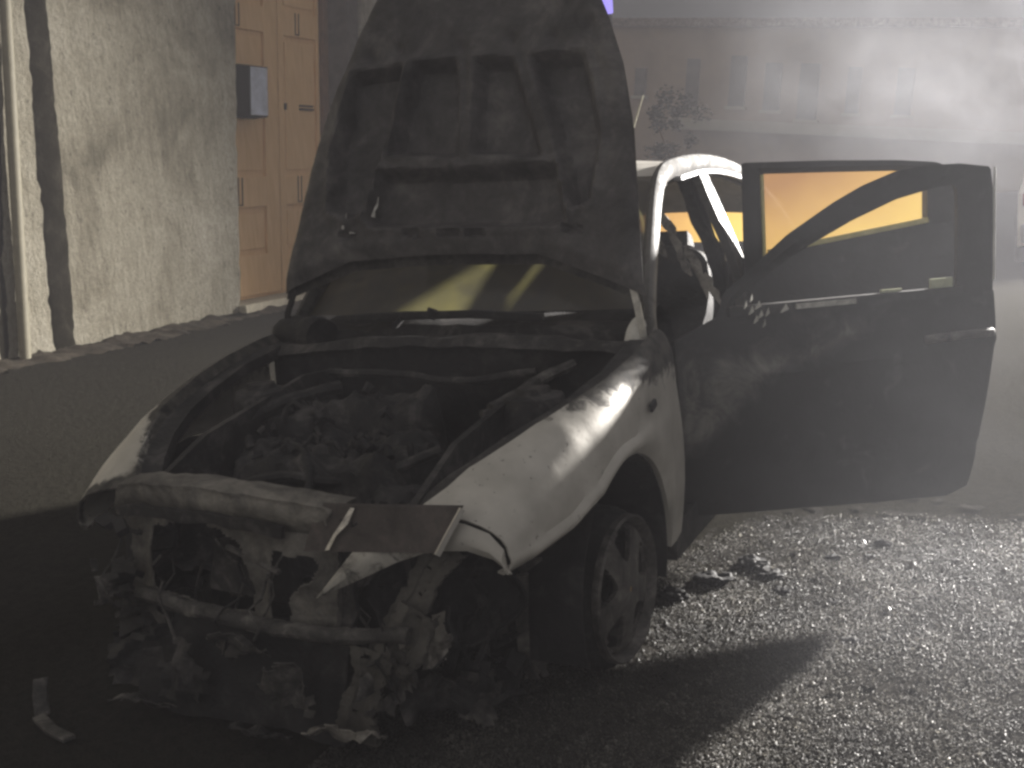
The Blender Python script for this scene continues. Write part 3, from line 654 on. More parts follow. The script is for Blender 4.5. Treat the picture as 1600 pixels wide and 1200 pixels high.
# bulkhead, cowl, wipers
b = MB(); b.grid([[(x, .40 + .02 * noise.noise(Vector((x * 4, z * 4, 0))), z) for x in np.linspace(-.72, .72, 30)] for z in np.linspace(.3, .87, 10)]); b.crumple(.012, 7); b.build('bulkhead', CHAR_DEEP, car)
b = MB()
for dy, dz, wd in ((.38, .0, 0), (.44, .035, 0), (.50, .055, 0)): pass
rows = [[(x, .36 + a - .10 * (x / .7) ** 2 * 0 + .0, .865 + c + .035 * (1 - (x / .72) ** 2) + .012 * noise.noise(Vector((x * 6, a * 9, 2)))) for x in np.linspace(-.70, .70, 44)] for a, c in ((0, -.03), (.03, .0), (.07, .0), (.08, -.03), (.14, -.03), (.15, .02), (.22, .035), (.25, .03))]
b.grid(rows); b.crumple(.008, 9, seed=6); b.build('cowl', CHAR, car, solid=.004)
b = MB(); b.sweep([(-.40, .47, .955), (-.15, .46, .965), (.1, .46, .962), (.36, .47, .945)], .03, .028); b.sweep([(-.06, .45, .95), (-.05, .46, .985)], .03, .03); b.sweep([(-.2, .44, .93), (-.17, .45, .96)], .05, .02); b.crumple(.006, 9); b.build('wiper_linkage', CHAR_DEEP, car, bevel=.004)

b = MB(); b.sweep([(-.74 + .22 * t, .53 - .08 * t, .905 - .01 * t) for t in np.linspace(0, 1, 14)], .13, [.10 + .05 * math.sin(t * 3) for t in np.linspace(0, 1, 14)], n=14); b.crumple(.022, 8); b.build('scuttle_end', CHAR_DEEP, car)
# bonnet, standing open and leaning back on the screen
HO = Vector((.01, .45, .985)); HU = Vector((1, 0, -.03)).normalized(); HS = Vector((0, .33, .944)); HS = (HS - HU * HS.dot(HU)).normalized(); HN = HU.cross(HS).normalized()
if HN.y > 0: HN = -HN          # HN towards the camera (inner side)
half = lambda s: lerp([-.04, .05, .3, .6, .82, 1.0, 1.15, 1.25, 1.33, 1.36], [.69, .70, .662, .617, .562, .49, .415, .32, .19, .05], s)
POCK = [([(-.48, .86), (-.285, .875), (-.325, .60), (-.385, .36), (-.44, .33), (-.51, .36), (-.525, .6)], .052),
        ([(-.235, .885), (-.07, .88), (-.025, .545), (-.285, .56)], .05), ([(.02, .875), (.155, .86), (.295, .525), (.045, .55)], .05),
        ([(.235, .865), (.42, .85), (.505, .58), (.485, .36), (.43, .34), (.40, .47)], .052),
        ([(-.33, .485), (.36, .475), (.405, .305), (.36, .29), (-.335, .30), (-.365, .33)], .056)]
rows = []
NS, NU = 110, 100
lowe = lambda u: lerp([-.70, -.656, -.44, -.2, 0, .33, .58, .70], [.05, .075, .17, .19, .195, .19, .10, .05], u)
for j in range(NS + 1):
    r = []
    for i in range(NU + 1):
        a = -1 + 2 * i / NU
        s_ = 1.355 * j / NS; u = a * half(max(.05, s_))
        s0 = lowe(u); s_ = s0 + (1.355 - s0) * j / NS; u = a * half(s_)
        h = .0
        for P, dp in POCK:
            d = poly_d(u, s_, P); k = max(0, min(1, (-d + .014) / .036)); k = k * k * (3 - 2 * k); h -= dp * k; h += .011 * math.exp(-((d - .022) / .014) ** 2)
        e = (1 - abs(a)) * half(s_)
        h -= .018 * (1 - min(1, e / .05)) ** 2
        rise = max(0, 1 - abs(s_ - s0) / .05); h += -.02 * rise
        for cu_, cs_ in ((-.05, .934), (.148, .94), (.306, .93), (.444, .95), (-.42, .93), (-.31, .95)):
            h -= .018 * math.exp(-((u - cu_) ** 2 + (s_ - cs_) ** 2) / .0005)
        for cu_ in (-.44, -.17, -.02, .08, .44):
            if abs(u - cu_) < .035 and abs(s_ - .265) < .011: h -= .016
        h += .010 * noise.noise(Vector((u * 6, s_ * 6, 0))) + .004 * noise.noise(Vector((u * 19, s_ * 19, 3))) + .008 * max(0, noise.noise(Vector((u * 3, s_ * 3, 8))))
        crown = -.05 * (a * a) - .04 * max(0, (s_ - .75)) ** 1.5 * 2
        r.append(HO + HU * u + HS * s_ + HN * (h - .0 + crown * -.6))
    rows.append(r)
b = MB(); b.grid(rows); hood = b.build('bonnet', HOODM, car)
rows = []
for j in range(41):
    r = []
    for i in range(41):
        a = -1 + 2 * i / 40; u0 = a * .7; s0 = lowe(u0) - .02; s_ = s0 + (1.358 - s0) * j / 40; u = a * (half(s_) - .004)
        r.append(HO + HU * u + HS * s_ + HN * (-.085 + .06 * a * a + .012 * (abs(a) > .97)))
    rows.append(r)
b = MB(); b.grid(rows); b.build('outer_skin', burnt('burnt_bonnet_outer', (.02, .02, .02), (.07, .065, .06), (.2, .19, .17), 5), hood, solid=.003)
FLAKE = plain('bare_metal_flake', (.42, .41, .39), .5, .4, 40)
for u0, s0, u1, s1, w_ in ((-.335, .325, -.318, .40, .016), (-.46, .285, -.452, .345, .012), (-.43, .27, -.40, .272, .008)):
    b = MB(); b.sweep([HO + HU * (u0 + (u1 - u0) * t) + HS * (s0 + (s1 - s0) * t) + HN * (.012 + .004 * math.sin(t * 7)) for t in np.linspace(0, 1, 7)], [w_, w_ * .9, w_ * .5, w_ * .7, w_ * .4, w_ * .3, .002], .003, up=HN); b.crumple(.003, 30); b.build('peeled_flake', FLAKE, hood)
# hinges
HINGE = plain('bare_hinge_steel', (.55, .53, .48), .45, .3, 14, .3)
for sg in (1, -1):
    b = MB(); b.sweep([(sg * .70, .47, .88), (sg * .685, .47, .98), (sg * .655, .50, 1.075)], .022, .008, up=(0, 1, 0)); b.build('hinge', HINGE if sg > 0 else CHAR, car)
# bright corner piece at the foot of the left pillar
b = MB(); b.grid([[(.640, .47, .90), (.652, .475, .925), (.675, .48, .953), (.70, .50, .945)], [(.632, .455, .845), (.655, .45, .85), (.70, .46, .86), (.722, .50, .85)], [(.632, .45, .835), (.66, .44, .83), (.70, .45, .828), (.73, .49, .825)]]); b.build('pillar_foot_trim', plain('pale_scorched_trim', (.62, .60, .55), .5, .25, 12), car, solid=.006, sub=2)

# cabin: pillars, roof, screens
def rs(pts, m=8):
    P = [Vector(p) for p in pts]; o_ = []
    for i in range(len(P) - 1):
        for t in np.linspace(0, 1, m + 1)[:-1]:
            p0, p1, p2, p3 = P[max(0, i - 1)], P[i], P[i + 1], P[min(len(P) - 1, i + 2)]
            o_.append(.5 * ((2 * p1) + (p2 - p0) * t + (2 * p0 - 5 * p1 + 4 * p2 - p3) * t * t + (3 * p1 - p0 - 3 * p2 + p3) * t ** 3))
    return o_ + [P[-1]]
PIL = [(.735, .50, .80), (.70, .53, .90), (.675, .62, 1.02), (.645, .76, 1.16), (.61, .92, 1.29), (.58, 1.08, 1.365), (.565, 1.25, 1.395), (.56, 1.6, 1.415), (.56, 2.0, 1.40), (.565, 2.4, 1.345), (.60, 2.75, 1.22), (.66, 3.02, 1.02), (.70, 3.1, .9)]
sootless = lambda p: .42 + .26 * max(0, min(1, (p.z - 1.28) / .1)) + max(0, (1.05 - p.z)) * .25
for sg in (1, -1):
    P = [(sg * x, y, z) for x, y, z in PIL]
    b = MB(); b.sweep(rs(P, 6), .05, .075, up=(0, -.6, 1), n=10); b.build('side_frame', FRAME, car, soot=sootless if sg > 0 else lambda p: .5)
    b = MB(); b.sweep(rs([(sg * .585, 1.57, 1.37), (sg * .64, 1.585, 1.22), (sg * .70, 1.61, 1.05), (sg * .725, 1.62, .93), (sg * .74, 1.64, .6), (sg * .74, 1.64, .25)], 6), .12, .035, up=(1, 0, .3)); b.build('centre_pillar', FRAME, car, soot=sootless if sg > 0 else lambda p: .6)
    b = MB(); b.sweep(rs([(sg * .535, 1.53, 1.36), (sg * .58, 1.54, 1.22), (sg * .635, 1.555, 1.05), (sg * .665, 1.56, .9), (sg * .68, 1.57, .5)], 6), .08, .05, up=(1, 0, .3)); b.crumple(.014, 9, seed=3); b.build('pillar_trim', CHAR_DEEP, car)
    b = MB(); b.sweep([(sg * .74, y, .235) for y in np.linspace(.4, 2.25, 16)], .11, .12); b.build('sill', CHAR, car)
    # rear quarter
    rows = []
    for y in np.linspace(2.25, 3.15, 24):
        zb = .25 if abs(y - 2.56) > .345 else .27 + math.sqrt(.345 ** 2 - (y - 2.56) ** 2)
        zt = lerp([2.25, 2.75, 3.15], [1.0, 1.02, .95], y)
        rows.append([(sg * (.78 + .03 * math.sin(PI * f) - .05 * f ** 3), y, zb + (zt - zb) * f) for f in np.linspace(0, 1, 10)])
    b = MB(); b.grid(rows); b.build('rear_quarter', PAINT, car, solid=.006, soot=lambda p: .55)
# double inner door seal edge on the left frame
b = MB(); b.sweep(rs([(x - .012, y + .02, z - .045) for x, y, z in PIL[1:10]], 6), .018, .02, up=(0, -.6, 1), n=8); b.build('door_seal_flange', FRAME, car, soot=lambda p: .1)
b = MB(); b.sweep(rs([(x + .02, y + .03, z - .035) for x, y, z in PIL[6:11]], 6), .03, .016, up=(0, -.6, 1)); b.build('drip_rail', plain('bare_roof_steel', (.55, .56, .58), .35, .2, 10, .5), car)
rows = []
for y in np.linspace(1.05, 2.85, 24):
    ze = lerp([p[1] for p in PIL], [p[2] for p in PIL], y); xe = lerp([p[1] for p in PIL], [p[0] for p in PIL], y)
    rows.append([(xe * a, y - .06 * (1 - a * a) * (1 if y < 1.5 else 0), ze + .045 * (1 - a * a)) for a in np.linspace(-1, 1, 21)])
b = MB(); b.grid(rows); b.build('roof', PAINT, car, solid=.01, soot=lambda p: .3)
rows = []
for f in np.linspace(0, 1, 14):
    y0 = .58 + (1.03 - .58) * f; z0 = .955 + (1.375 - .955) * f ** .95; xe = .685 + (.575 - .685) * f
    rows.append([(xe * a, y0 - .13 * (1 - a * a) * (1 - .5 * f), z0 + .015 * (1 - a * a)) for a in np.linspace(-1, 1, 25)])
b = MB(); b.grid(rows); b.build('windscreen', WSCREEN, car)
rows = []
for f in np.linspace(0, 1, 8): rows.append([((.55 + .09 * f) * a, 2.84 + .27 * f + .05 * (1 - a * a), 1.25 - .27 * f + .02 * (1 - a * a)) for a in np.linspace(-1, 1, 15)])
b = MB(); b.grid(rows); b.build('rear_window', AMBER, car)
rows = [[(.70 * a, 3.13 + .08 * (1 - a * a) + .03 * math.sin(PI * f), .32 + .62 * f) for a in np.linspace(-1, 1, 15)] for f in np.linspace(0, 1, 8)]
b = MB(); b.grid(rows); b.build('tailgate', PAINT, car, solid=.02, soot=lambda p: .5)
# floor and interior
b = MB(); b.prism([(-.72, .38, .20), (.72, .38, .20), (.72, 3.1, .20), (-.72, 3.1, .20)], .05, (0, 0, 1)); b.build('floor_pan', CHAR_DEEP, car, smooth=False)
b = MB(); b.grid([[(x, y + .03 * noise.noise(Vector((x * 5, y * 4, 1))), z + .04 * noise.noise(Vector((x * 4, y * 5, 2)))) for x in np.linspace(-.66, .66, 28)] for y, z in ((.60, .90), (.75, .93), (.88, .90), (.92, .80), (.85, .6), (.8, .4))]); b.crumple(.015, 7); b.build('dashboard', CHAR_DEEP, car)
b = MB(); ring = [(.36 + .18 * math.cos(a), 1.03 + .09 * math.sin(a), .87 + .16 * math.sin(a)) for a in np.linspace(0, 2 * PI, 29)]; b.tube(ring, .011, 8); b.tube([(.36, .85, .80), (.36, 1.03, .87)], .025, 8); b.build('steering_wheel', CHAR_DEEP, car)
for sx in (.37, -.37):
    b = MB(); b.sweep(rs([(sx, 1.15, .46), (sx, 1.4, .50), (sx, 1.6, .47)], 4), .44, .12, up=(0, 0, 1)); b.sweep(rs([(sx, 1.60, .5), (sx, 1.68, .75), (sx, 1.74, .98), (sx, 1.76, 1.05)], 5), [.42] * 10 + [.40, .38, .36, .33, .3, .22], .10, up=(0, -1, 0)); b.sweep([(sx, 1.76, 1.06), (sx, 1.78, 1.12)], .24, .07, up=(0, -1, 0)); b.crumple(.03, 6, seed=sx)
    b.build('front_seat', CHAR_DEEP, car)
b = MB(); b.sweep(rs([(0, 2.1, .45), (0, 2.4, .5)], 4), 1.2, .14); b.sweep(rs([(0, 2.5, .5), (0, 2.6, .75), (0, 2.66, .92)], 4), 1.2, .10, up=(0, -1, 0)); b.crumple(.03, 5); b.build('rear_seat', CHAR_DEEP, car)
# shreds of melted trim hanging in the front door opening
random.seed(5)
b = MB()
for k, (x, y, z, L_) in enumerate([(.50, 1.22, 1.27, .12), (.54, 1.30, 1.20, .16), (.58, 1.36, 1.10, .14), (.60, 1.42, 1.04, .17), (.56, 1.30, 1.08, .10), (.62, 1.46, .98, .14), (.50, 1.20, 1.16, .1)]):
    p = Vector((x, y, z)); pts = [p]; 
    for j in range(5): p = p + Vector((random.uniform(.0, .016), random.uniform(.0, .02), -L_ / 5)); pts.append(p)
    b.sweep(pts, [.012, .034, .026, .036, .020, .004], .005, up=(.4, -1, 0))
b.crumple(.008, 16); b.build('melted_trim', ASH, car)
b = MB(); b.tube([(.30, 1.35, 1.44), (.345, 1.5, 1.58), (.385, 1.52, 1.70)], [.006, .004, .003], 6); b.build('aerial', plain('aerial_steel', (.6, .57, .45), .3, .1, 10, .5), car)

# doors ---------------------------------------------------------------
mt, n, l, bs = newmat('burnt_door_skin'); v = coords(n, l)
at = n.new('ShaderNodeAttribute'); at.attribute_name = 'soot'
f_ = math_(n, l, 'ADD', at.outputs['Fac'], math_(n, l, 'MULTIPLY', math_(n, l, 'SUBTRACT', nz(n, l, v, 7, 9, .7, 1.0), .5), 1.3))
l.new(rampn(n, l, f_, [(.30, (.017, .016, .017)), (.55, (.055, .052, .05)), (.85, (.20, .19, .17))]), bs.inputs['Base Color'])
rr_ = n.new('ShaderNodeMapRange'); rr_.inputs[3].default_value = .5; rr_.inputs[4].default_value = .85; l.new(nz(n, l, v, 12, 5), rr_.inputs[0]); l.new(rr_.outputs[0], bs.inputs['Roughness'])
bump(n, l, bs, nz(n, l, v, 40, 6, .7), .25, .008)
DOORM = mt
class DoorFrame:
    def __init__(s, h, e):
        s.h = Vector((h[0], h[1], 0)); s.d = (Vector((e[0], e[1], 0)) - s.h).normalized(); s.n = Vector((s.d.y, -s.d.x, 0))
    def p(s, t, z, o=0.0): return s.h + s.d * t + s.n * o + Vector((0, 0, z))
def ringmesh(D, outer, inner, off, n_=1):
    mb = MB(); mb.grid([[D.p(*a, off), D.p(*[(a[i] + c[i]) / 2 for i in (0, 1)], off + .012), D.p(*c, off)] for a, c in zip(outer, inner)]); return mb
def densify(P, m=6): return [tuple(np.array(P[i]) * (1 - t) + np.array(P[i + 1]) * t) for i in range(len(P) - 1) for t in np.linspace(0, 1, m + 1)[:-1]] + [P[-1]]
def resample(P, N):
    P = np.array(P, float); L_ = np.concatenate([[0], np.cumsum(np.linalg.norm(np.diff(P, axis=0), axis=1))]); q = np.linspace(0, L_[-1], N)
    return [(np.interp(t, L_, P[:, 0]), np.interp(t, L_, P[:, 1])) for t in q]
FD = DoorFrame((.79, .62), (1.68, 1.19))
fd = bpy.data.objects.new('front_door', None); COL.objects.link(fd); fd.parent = car; fd.location = FD.h - car.location; fd['label'] = 'sooty left front door standing wide open'
bot = lambda t: lerp([-.04, .48, .9, .97], [.245, .225, .215, .245], t); belt = lambda t: lerp([-.05, .15, .5, 1.05], [.84, .93, .915, .915], t)
rows = []
for i in range(41):
    f = i / 40; r = []
    for j in range(31):
        g = j / 30; t0 = -.04; t1 = lerp([.2, .45, .78, 1.03], [.97, .995, 1.045, 1.05], .215 + .7 * g); t = t0 + (t1 - t0) * f
        z = bot(t) + (belt(t) - bot(t)) * g
        o_ = .035 * math.sin(PI * min(1, g * .95)) ** .8 - .02 * (1 - g) ** 4
        o_ += .012 * math.exp(-((z - .70 - .05 * t) / .012) ** 2) * (t > .02) - .014 * math.exp(-((z - .40) / .02) ** 2) * .5
        o_ += .006 * noise.noise(Vector((t * 4, z * 4, 0)))
        r.append(FD.p(t, z, o_))
    rows.append(r)
b = MB(); b.grid(rows)
ASHP = [(-.05, .80), (.36, .785), (.56, .86), (.60, .83), (.38, .725), (.24, .68), (.157, .577), (.0, .48), (-.05, .46)]
def dsoot(p):
    q = p - FD.h; t = q.dot(FD.d); d = poly_d(t, q.z, ASHP); k = max(0, min(1, .5 - d / .08))
    return (.20 + .46 * k) + .10 * max(0, min(1, (q.z - .8) / .1))
b.build('door_skin', DOORM, fd, solid=.05, soot=dsoot)
out_ = resample([(.10, .90), (.13, .985), (.348, 1.155), (.5, 1.243), (.60, 1.29), (.716, 1.328), (.82, 1.338), (.933, 1.336), (1.038, 1.318), (1.052, 1.2), (1.05, 1.03), (1.047, .90)], 90)
inn_ = resample([(.15, .90), (.155, .95), (.368, 1.089), (.563, 1.181), (.715, 1.238), (.846, 1.265), (.915, 1.27), (.925, 1.25), (.927, 1.1), (.923, .90)], 90)
b = ringmesh(FD, out_, inn_, .0); b.build('window_frame', DOORM, fd, solid=.035, soot=lambda p: .22)
b = MB(); b.sweep([FD.p(t, .925, .01) for t in np.linspace(.14, .93, 20)], .03, .03); b.build('belt_strip', DOORM, fd, soot=lambda p: .3)
SHARD = plain('bright_glass_shards', (.75, .74, .68), .2, .2, 30, .2)
random.seed(9); b = MB()
for t, z, w_ in [(.195, .915, .02), (.215, .93, .025), (.225, .90, .02), (.25, .905, .016), (.30, .912, .03), (.18, .935, .012), (.21, .885, .018), (.24, .87, .012), (.20, .955, .012)]:
    b = MB(); c = FD.p(t, z, .045); b.add([c, c + FD.d * w_ + Vector((0, 0, .008)), c + FD.d * w_ * .6 + Vector((0, 0, .028)) + FD.n * .008, c + FD.n * .012], [(0, 1, 2), (0, 2, 3), (1, 2, 3), (0, 1, 3)])
    b.build('glass_shard', SHARD, fd, smooth=False)
b = MB(); b.sweep([FD.p(t, .925 + .0 * t, .03) for t in np.linspace(.36, .56, 12)], .012, .016); b.build('seal_strip', plain('scorched_seal', (.45, .44, .40), .5, .4, 40), fd)
b = MB(); b.sweep([FD.p(t, .955, .0) for t in np.linspace(.83, .905, 6)], .012, .03); PGE = plain('pale_glass_edge', (.50, .52, .36), .4, .2, 20); b.build('glass_remnant', PGE, fd)
b = MB(); b.sweep([FD.p(t, .94, .0) for t in np.linspace(.66, .73, 6)], .012, .018); b.build('glass_remnant', PGE, fd)
b = MB(); b.sweep(rs([FD.p(.80, .775, .03), FD.p(.83, .783, .065), FD.p(.92, .787, .07), FD.p(1.0, .785, .065), FD.p(1.025, .782, .03)], 5), .024, .03, n=8); b.build('handle', RIMM, fd)
b = MB(); b.sweep([FD.p(1.052, z, .0) for z in (1.315, 1.1, .95)], .008, .012); b.build('edge_strip', plain('bare_edge_steel', (.5, .49, .46), .4, .2, 20, .4), fd)

RD = DoorFrame((.78, 1.66), (1.62, 2.11))
rd = bpy.data.objects.new('rear_door', None); COL.objects.link(rd); rd.parent = car; rd.location = RD.h - car.location; rd['label'] = 'sooty left rear door open, its pane amber'
rows = []
for i in range(25):
    t = -.045 + (.84 + .045) * i / 24; zb = lerp([-.05, .45, .62, .84], [.31, .33, .40, .70], t); zt = lerp([-.05, .09, .716, .84], [1.0, 1.03, 1.108, 1.115], t)
    rows.append([RD.p(t, zb + (zt - zb) * g, .03 * math.sin(PI * g) ** .8) for g in np.linspace(0, 1, 14)])
b = MB(); b.grid(rows); b.build('door_skin', DOORM, rd, solid=.05, soot=lambda p: .2)
out_ = resample([(-.05, .98), (-.045, 1.402), (.3, 1.385), (.585, 1.365), (.75, 1.345), (.83, 1.31), (.845, 1.1)], 70)
inn_ = resample([(.035, .98), (.037, 1.351), (.3, 1.338), (.585, 1.322), (.70, 1.302), (.716, 1.30), (.716, 1.1)], 70)
b = ringmesh(RD, out_, inn_, .0); b.build('window_frame', DOORM, rd, solid=.035, soot=lambda p: .2)
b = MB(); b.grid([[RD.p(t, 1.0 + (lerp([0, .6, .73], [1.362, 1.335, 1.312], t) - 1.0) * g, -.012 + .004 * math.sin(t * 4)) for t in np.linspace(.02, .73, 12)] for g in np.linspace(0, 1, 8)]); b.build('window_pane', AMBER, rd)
b = MB(); b.sweep([RD.p(.035, z, .006) for z in (1.02, 1.2, 1.348)], .012, .02, up=RD.n); b.sweep([RD.p(t, 1.03 + (1.11 - 1.03) * (t - .05) / .666 + .006, .006) for t in (.05, .4, .712)], .014, .02); b.build('pane_edge', plain('yellow_pane_edge', (.55, .50, .22), .5, .2, 20), rd)  # yellow strip along the left and bottom edges of the pane

# loose strip of metal lying in front of the car
b = MB(); b.sweep([(-.70, -.80, .014), (-.60, -.84, .012), (-.50, -.865, .016)], .035, .012); b.sweep([(-.695, -.79, .01), (-.72, -.77, .06), (-.735, -.75, .10)], .04, .012); b.crumple(.004, 9)
o = b.build('metal_strip', ASHD, bevel=.003); rebase(o, (-.6, -.83, 0)); tag(o, 'bent metal strip lying on the dark road at the lower left', 'debris')

# ------------------------------------------------------------------ far building, hazy behind the smoke
FBy = 40.0
EX = Vector((1, 0, -.14)); EZ = Vector((.12, 0, 1))
FO = Vector((-13.0, FBy, -1.0))
def fp_(x, z, d=0.0): return FO + EX * x + EZ * z + Vector((0, -d, 0))
FAC = plain('ochre_plaster_far', (.23, .16, .095), .9, .2, .5); TRIM = plain('pale_cornice_far', (.30, .27, .20), .9, .15, 1); DKW = plain('dark_shutters_far', (.08, .068, .052), .8, .3, 3)
house = thing('far_house', fp_(8, 0), 'low ochre house with dark shuttered windows far behind the smoke', 'building')
def fbox(x0, x1, z0, z1, d0, d1):
    q = MB(); q.prism([fp_(x0, z0, d0), fp_(x1, z0, d0), fp_(x1, z0, d1), fp_(x0, z0, d1)], z1 - z0, EZ); return q
fbox(-6, 22, -1, 8.62, 0, -8).build('wall', FAC, house, smooth=False)
fbox(-6.1, 22.1, 8.62, 8.95, .25, -8.1).build('roof', RUST, house, smooth=False)
fbox(1.0, 22, 4.62, 5.05, .6, .002).build('ledge', TRIM, house, smooth=False)
for x0, x1, z0, z1 in ((1.45, 2.0, 5.5, 7.4), (3.25, 3.9, 5.6, 7.55), (4.65, 5.3, 5.5, 7.3), (6.0, 6.75, 5.2, 7.3), (7.8, 8.3, 5.5, 7.2), (-.75, -.25, 5.9, 7.0), (9.6, 10.2, 5.5, 7.2)):
    wn = fbox(x0, x1, z0, z1, .05, .004).build('window', DKW, house, smooth=False)
    fbox(x0 - .1, x1 + .1, z0 - .12, z0 - .004, .12, .003).build('sill', TRIM, wn, smooth=False)
for x0, x1 in ((2.2, 3.4), (5.2, 6.8)): fbox(x0, x1, 0, 3.0, .06, .004).build('door', DKW, house, smooth=False)
# lower shed in front, reading darker under the ledge
# bush silhouette beside the bonnet
random.seed(31)
tr = thing('dark_shrub', (-3.35, 14, 0), 'dark shrub silhouette standing right beside the raised bonnet', 'shrub')
b = MB(); b.tube([(-3.35, 14, 0), (-3.33, 14, .9), (-3.35, 14.02, 1.8)], [.06, .045, .02], 8)
for a in range(6): b.tube([(-3.34, 14, .7 + .15 * a), (-3.34 + .35 * math.cos(a * 2.1), 14 + .35 * math.sin(a * 2.1), 1.2 + .2 * a)], [.02, .008], 6)
b.build('trunk', BROWN, tr)
b = MB(); vs = []; fs = []
CL = [(random.gauss(0, .26), random.gauss(0, .26), random.uniform(.5, 2.75), random.uniform(.10, .26)) for _ in range(26)]
for k in range(3000):
    cx_, cy_, cz_, cr_ = CL[k % 26]; p = Vector((random.gauss(0, 1), random.gauss(0, 1), random.gauss(0, 1))); p = p.normalized() * cr_ * random.uniform(.3, 1.15)
    c = Vector((-3.35 + cx_ * (1.2 - cz_ / 4), 14 + cy_, cz_)) + p; q = Matrix.Rotation(random.uniform(0, 6), 3, 'Z') @ Matrix.Rotation(random.uniform(0, 6), 3, 'X'); s_ = random.uniform(.025, .055); o_ = len(vs)
    vs += [c + q @ Vector(p_) * s_ for p_ in ((-1, 0, 0), (0, .45, .1), (1, 0, 0), (0, -.45, .1))]; fs.append((o_, o_ + 1, o_ + 2, o_ + 3))
b.add(vs, fs); b.build('foliage', plain('dark_leaves', (.045, .05, .035), .7, .4, 9), tr, smooth=False)

# parked car with pale bodywork, far right behind the open door
pc = thing('parked_car', (2.55, 12.6, 0), 'pale parked car half out of frame beyond the open door', 'car')
PALE = plain('pale_car_paint', (.62, .58, .50), .4, .08, 3, bmp=.02)
b = MB(); rows = []
prof = [(0, .28), (0, .72), (.06, .92), (.3, 1.0), (.62, 1.40), (1.3, 1.46), (2.4, 1.44), (2.95, 1.02), (3.9, .88), (4.05, .6), (4.05, .28)]
for a in np.linspace(-1, 1, 15): rows.append([(2.55 + .86 * a * (1 - .22 * max(0, (z - .9) / .55)), 11.3 + y + .10 * a * a, z - .04 * a ** 4) for y, z in prof])
b.grid(rows)
for sg in (-1, 1):
    o_ = len(b.v); b.v += [(2.55 + sg * .86 * (1 - .22 * max(0, (z - .9) / .55)), 11.4 + y, z - .04) for y, z in prof]; b.f.append(tuple(range(o_, o_ + len(prof))))
b.build('body', PALE, pc)
b = MB(); b.grid([[(2.55 + x * (1 - .22 * f), 11.355 + .30 * f + .1 * (x / .8) ** 2, 1.04 + .32 * f) for x in np.linspace(-.66, .66, 9)] for f in (0, .5, 1)]); b.build('rear_window', plain('dark_car_glass', (.02, .02, .022), .15, .1, 3, bmp=0), pc)
for sg in (-1, 1):
    b = MB(); b.box((2.55 + sg * .70, 11.36, .80), (.22, .09, .16)); b.build('tail_light', plain('dull_red_lens', (.25, .03, .025), .3, .1, 5, bmp=0), pc, bevel=.02)
    for y in (12.1, 14.6):
        b = MB(); b.lathe_x((2.55 + sg * .80, y, .30), [(-.09, .1), (-.09, .29), (-.06, .31), (.06, .31), (.09, .29), (.09, .2), (.07, .18), (.07, .02)], 32); b.build('wheel', TYREM, pc)
b = MB(); b.box((2.55, 11.32, .40), (1.66, .12, .22)); b.build('bumper', plain('grey_bumper', (.2, .19, .18), .6, .1, 5), pc, bevel=.03)

# small violet-blue lit sign far off
sg_ = thing('lit_sign', (-6.58, 20, 0), 'small violet-blue lit sign on a pole peeping out beside the top of the bonnet', 'sign')
b = MB(); b.tube([(-6.58, 20.06, 0), (-6.58, 20.06, 5.1)], .05, 10); b.build('pole', CHAR, sg_)
mt, n, l, bs = newmat('violet_sign_light'); bs.inputs['Base Color'].default_value = (.1, .08, .4, 1); bs.inputs['Emission Color'].default_value = (.34, .28, .9, 1); bs.inputs['Emission Strength'].default_value = .9
b = MB(); b.box((-6.66, 20, 5.5), (.36, .1, .8)); b.build('panel', mt, sg_, bevel=.02)

# ------------------------------------------------------------------ smoke drifting from the wreck
b = MB(); b.box((2.0, 4.9, 3.0), (10.0, 12.2, 6.2))
mt = bpy.data.materials.new('drifting_smoke'); mt.use_nodes = True; n = mt.node_tree.nodes; l = mt.node_tree.links; n.clear()
o_ = n.new('ShaderNodeOutputMaterial'); pv = n.new('ShaderNodeVolumePrincipled'); pv.inputs['Color'].default_value = (.86, .88, .95, 1); pv.inputs['Anisotropy'].default_value = .1
g = n.new('ShaderNodeTexCoord'); mp = n.new('ShaderNodeMapping'); mp.vector_type = 'POINT'; l.new(g.outputs['Object'], mp.inputs[0])
sx = n.new('ShaderNodeSeparateXYZ'); l.new(g.outputs['Object'], sx.inputs[0])
def mrange(v_, a, c, lo=0, hi=1):
    q = n.new('ShaderNodeMapRange'); q.interpolation_type = 'SMOOTHSTEP'; q.inputs[1].default_value = a; q.inputs[2].default_value = c; q.inputs[3].default_value = lo; q.inputs[4].default_value = hi; l.new(v_, q.inputs[0]); return q.outputs[0]
mp.inputs['Rotation'].default_value = (0, math.radians(-25), 0); mp.inputs['Scale'].default_value = (.8, .45, .85)
no = nz(n, l, mp.outputs[0], 1.0, 5, .58, 1.1)
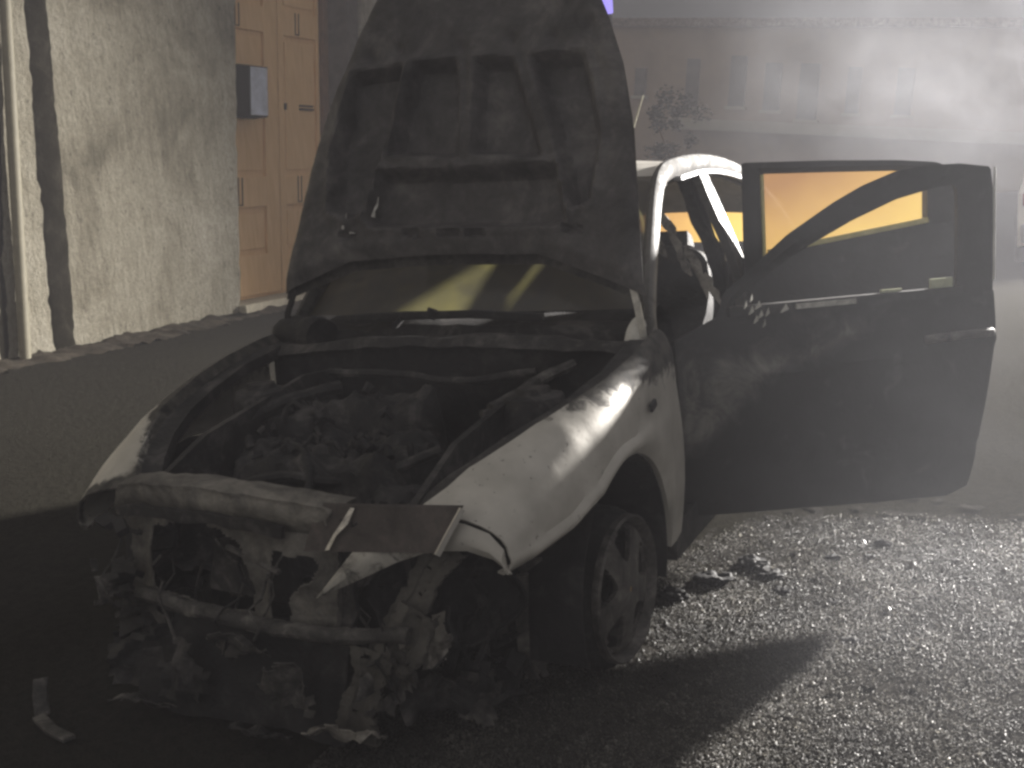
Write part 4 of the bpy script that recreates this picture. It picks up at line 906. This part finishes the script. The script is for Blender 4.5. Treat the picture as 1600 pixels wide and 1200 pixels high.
wisps = mrange(no, .41, .68)
# object coordinates start at the world origin
edge = math_(n, l, 'MULTIPLY', math_(n, l, 'MULTIPLY', math_(n, l, 'MULTIPLY', mrange(math_(n, l, 'ADD', sx.outputs['X'], math_(n, l, 'MULTIPLY', sx.outputs['Y'], .2)), .35, 2.4), mrange(sx.outputs['X'], 4.5, 2.6)), mrange(sx.outputs['Y'], -1.15, .8)), math_(n, l, 'MULTIPLY', mrange(sx.outputs['Z'], 5.9, 4.2), mrange(sx.outputs['Y'], 10, 4.5)))
hgt = math_(n, l, 'ADD', mrange(sx.outputs['Z'], .8, 2.5, .16, 1.0), 0.0)
d = math_(n, l, 'MULTIPLY', math_(n, l, 'MULTIPLY', edge, hgt), math_(n, l, 'ADD', math_(n, l, 'MULTIPLY', wisps, .068), .007))
vm = n.new('ShaderNodeVectorMath'); vm.operation = 'DISTANCE'; l.new(g.outputs['Object'], vm.inputs[0]); vm.inputs[1].default_value = (1.75, -.1, .75)
puff = math_(n, l, 'MULTIPLY', math_(n, l, 'MULTIPLY', mrange(vm.outputs['Value'], 1.05, .2), math_(n, l, 'ADD', mrange(no, .38, .62), .3)), .075)
d = math_(n, l, 'ADD', d, puff)
l.new(d, pv.inputs['Density']); l.new(pv.outputs[0], o_.inputs['Volume'])
sm_ = b.build('smoke', mt, smooth=False); tag(sm_, 'pale smoke drifting up and right from the burnt car', 'smoke', kind='stuff')

# thin night haze through the whole place
b = MB(); b.box((-5, 20, 5.2), (42, 62, 13.0))
mt = bpy.data.materials.new('night_haze'); mt.use_nodes = True; n = mt.node_tree.nodes; l = mt.node_tree.links; n.clear()
o_ = n.new('ShaderNodeOutputMaterial'); pv = n.new('ShaderNodeVolumePrincipled'); pv.inputs['Color'].default_value = (.87, .85, .91, 1); pv.inputs['Density'].default_value = .0050; pv.inputs['Anisotropy'].default_value = 0
l.new(pv.outputs[0], o_.inputs['Volume'])
tag(b.build('haze', mt, smooth=False), 'thin haze of smoke hanging over the whole street', 'haze', kind='stuff')
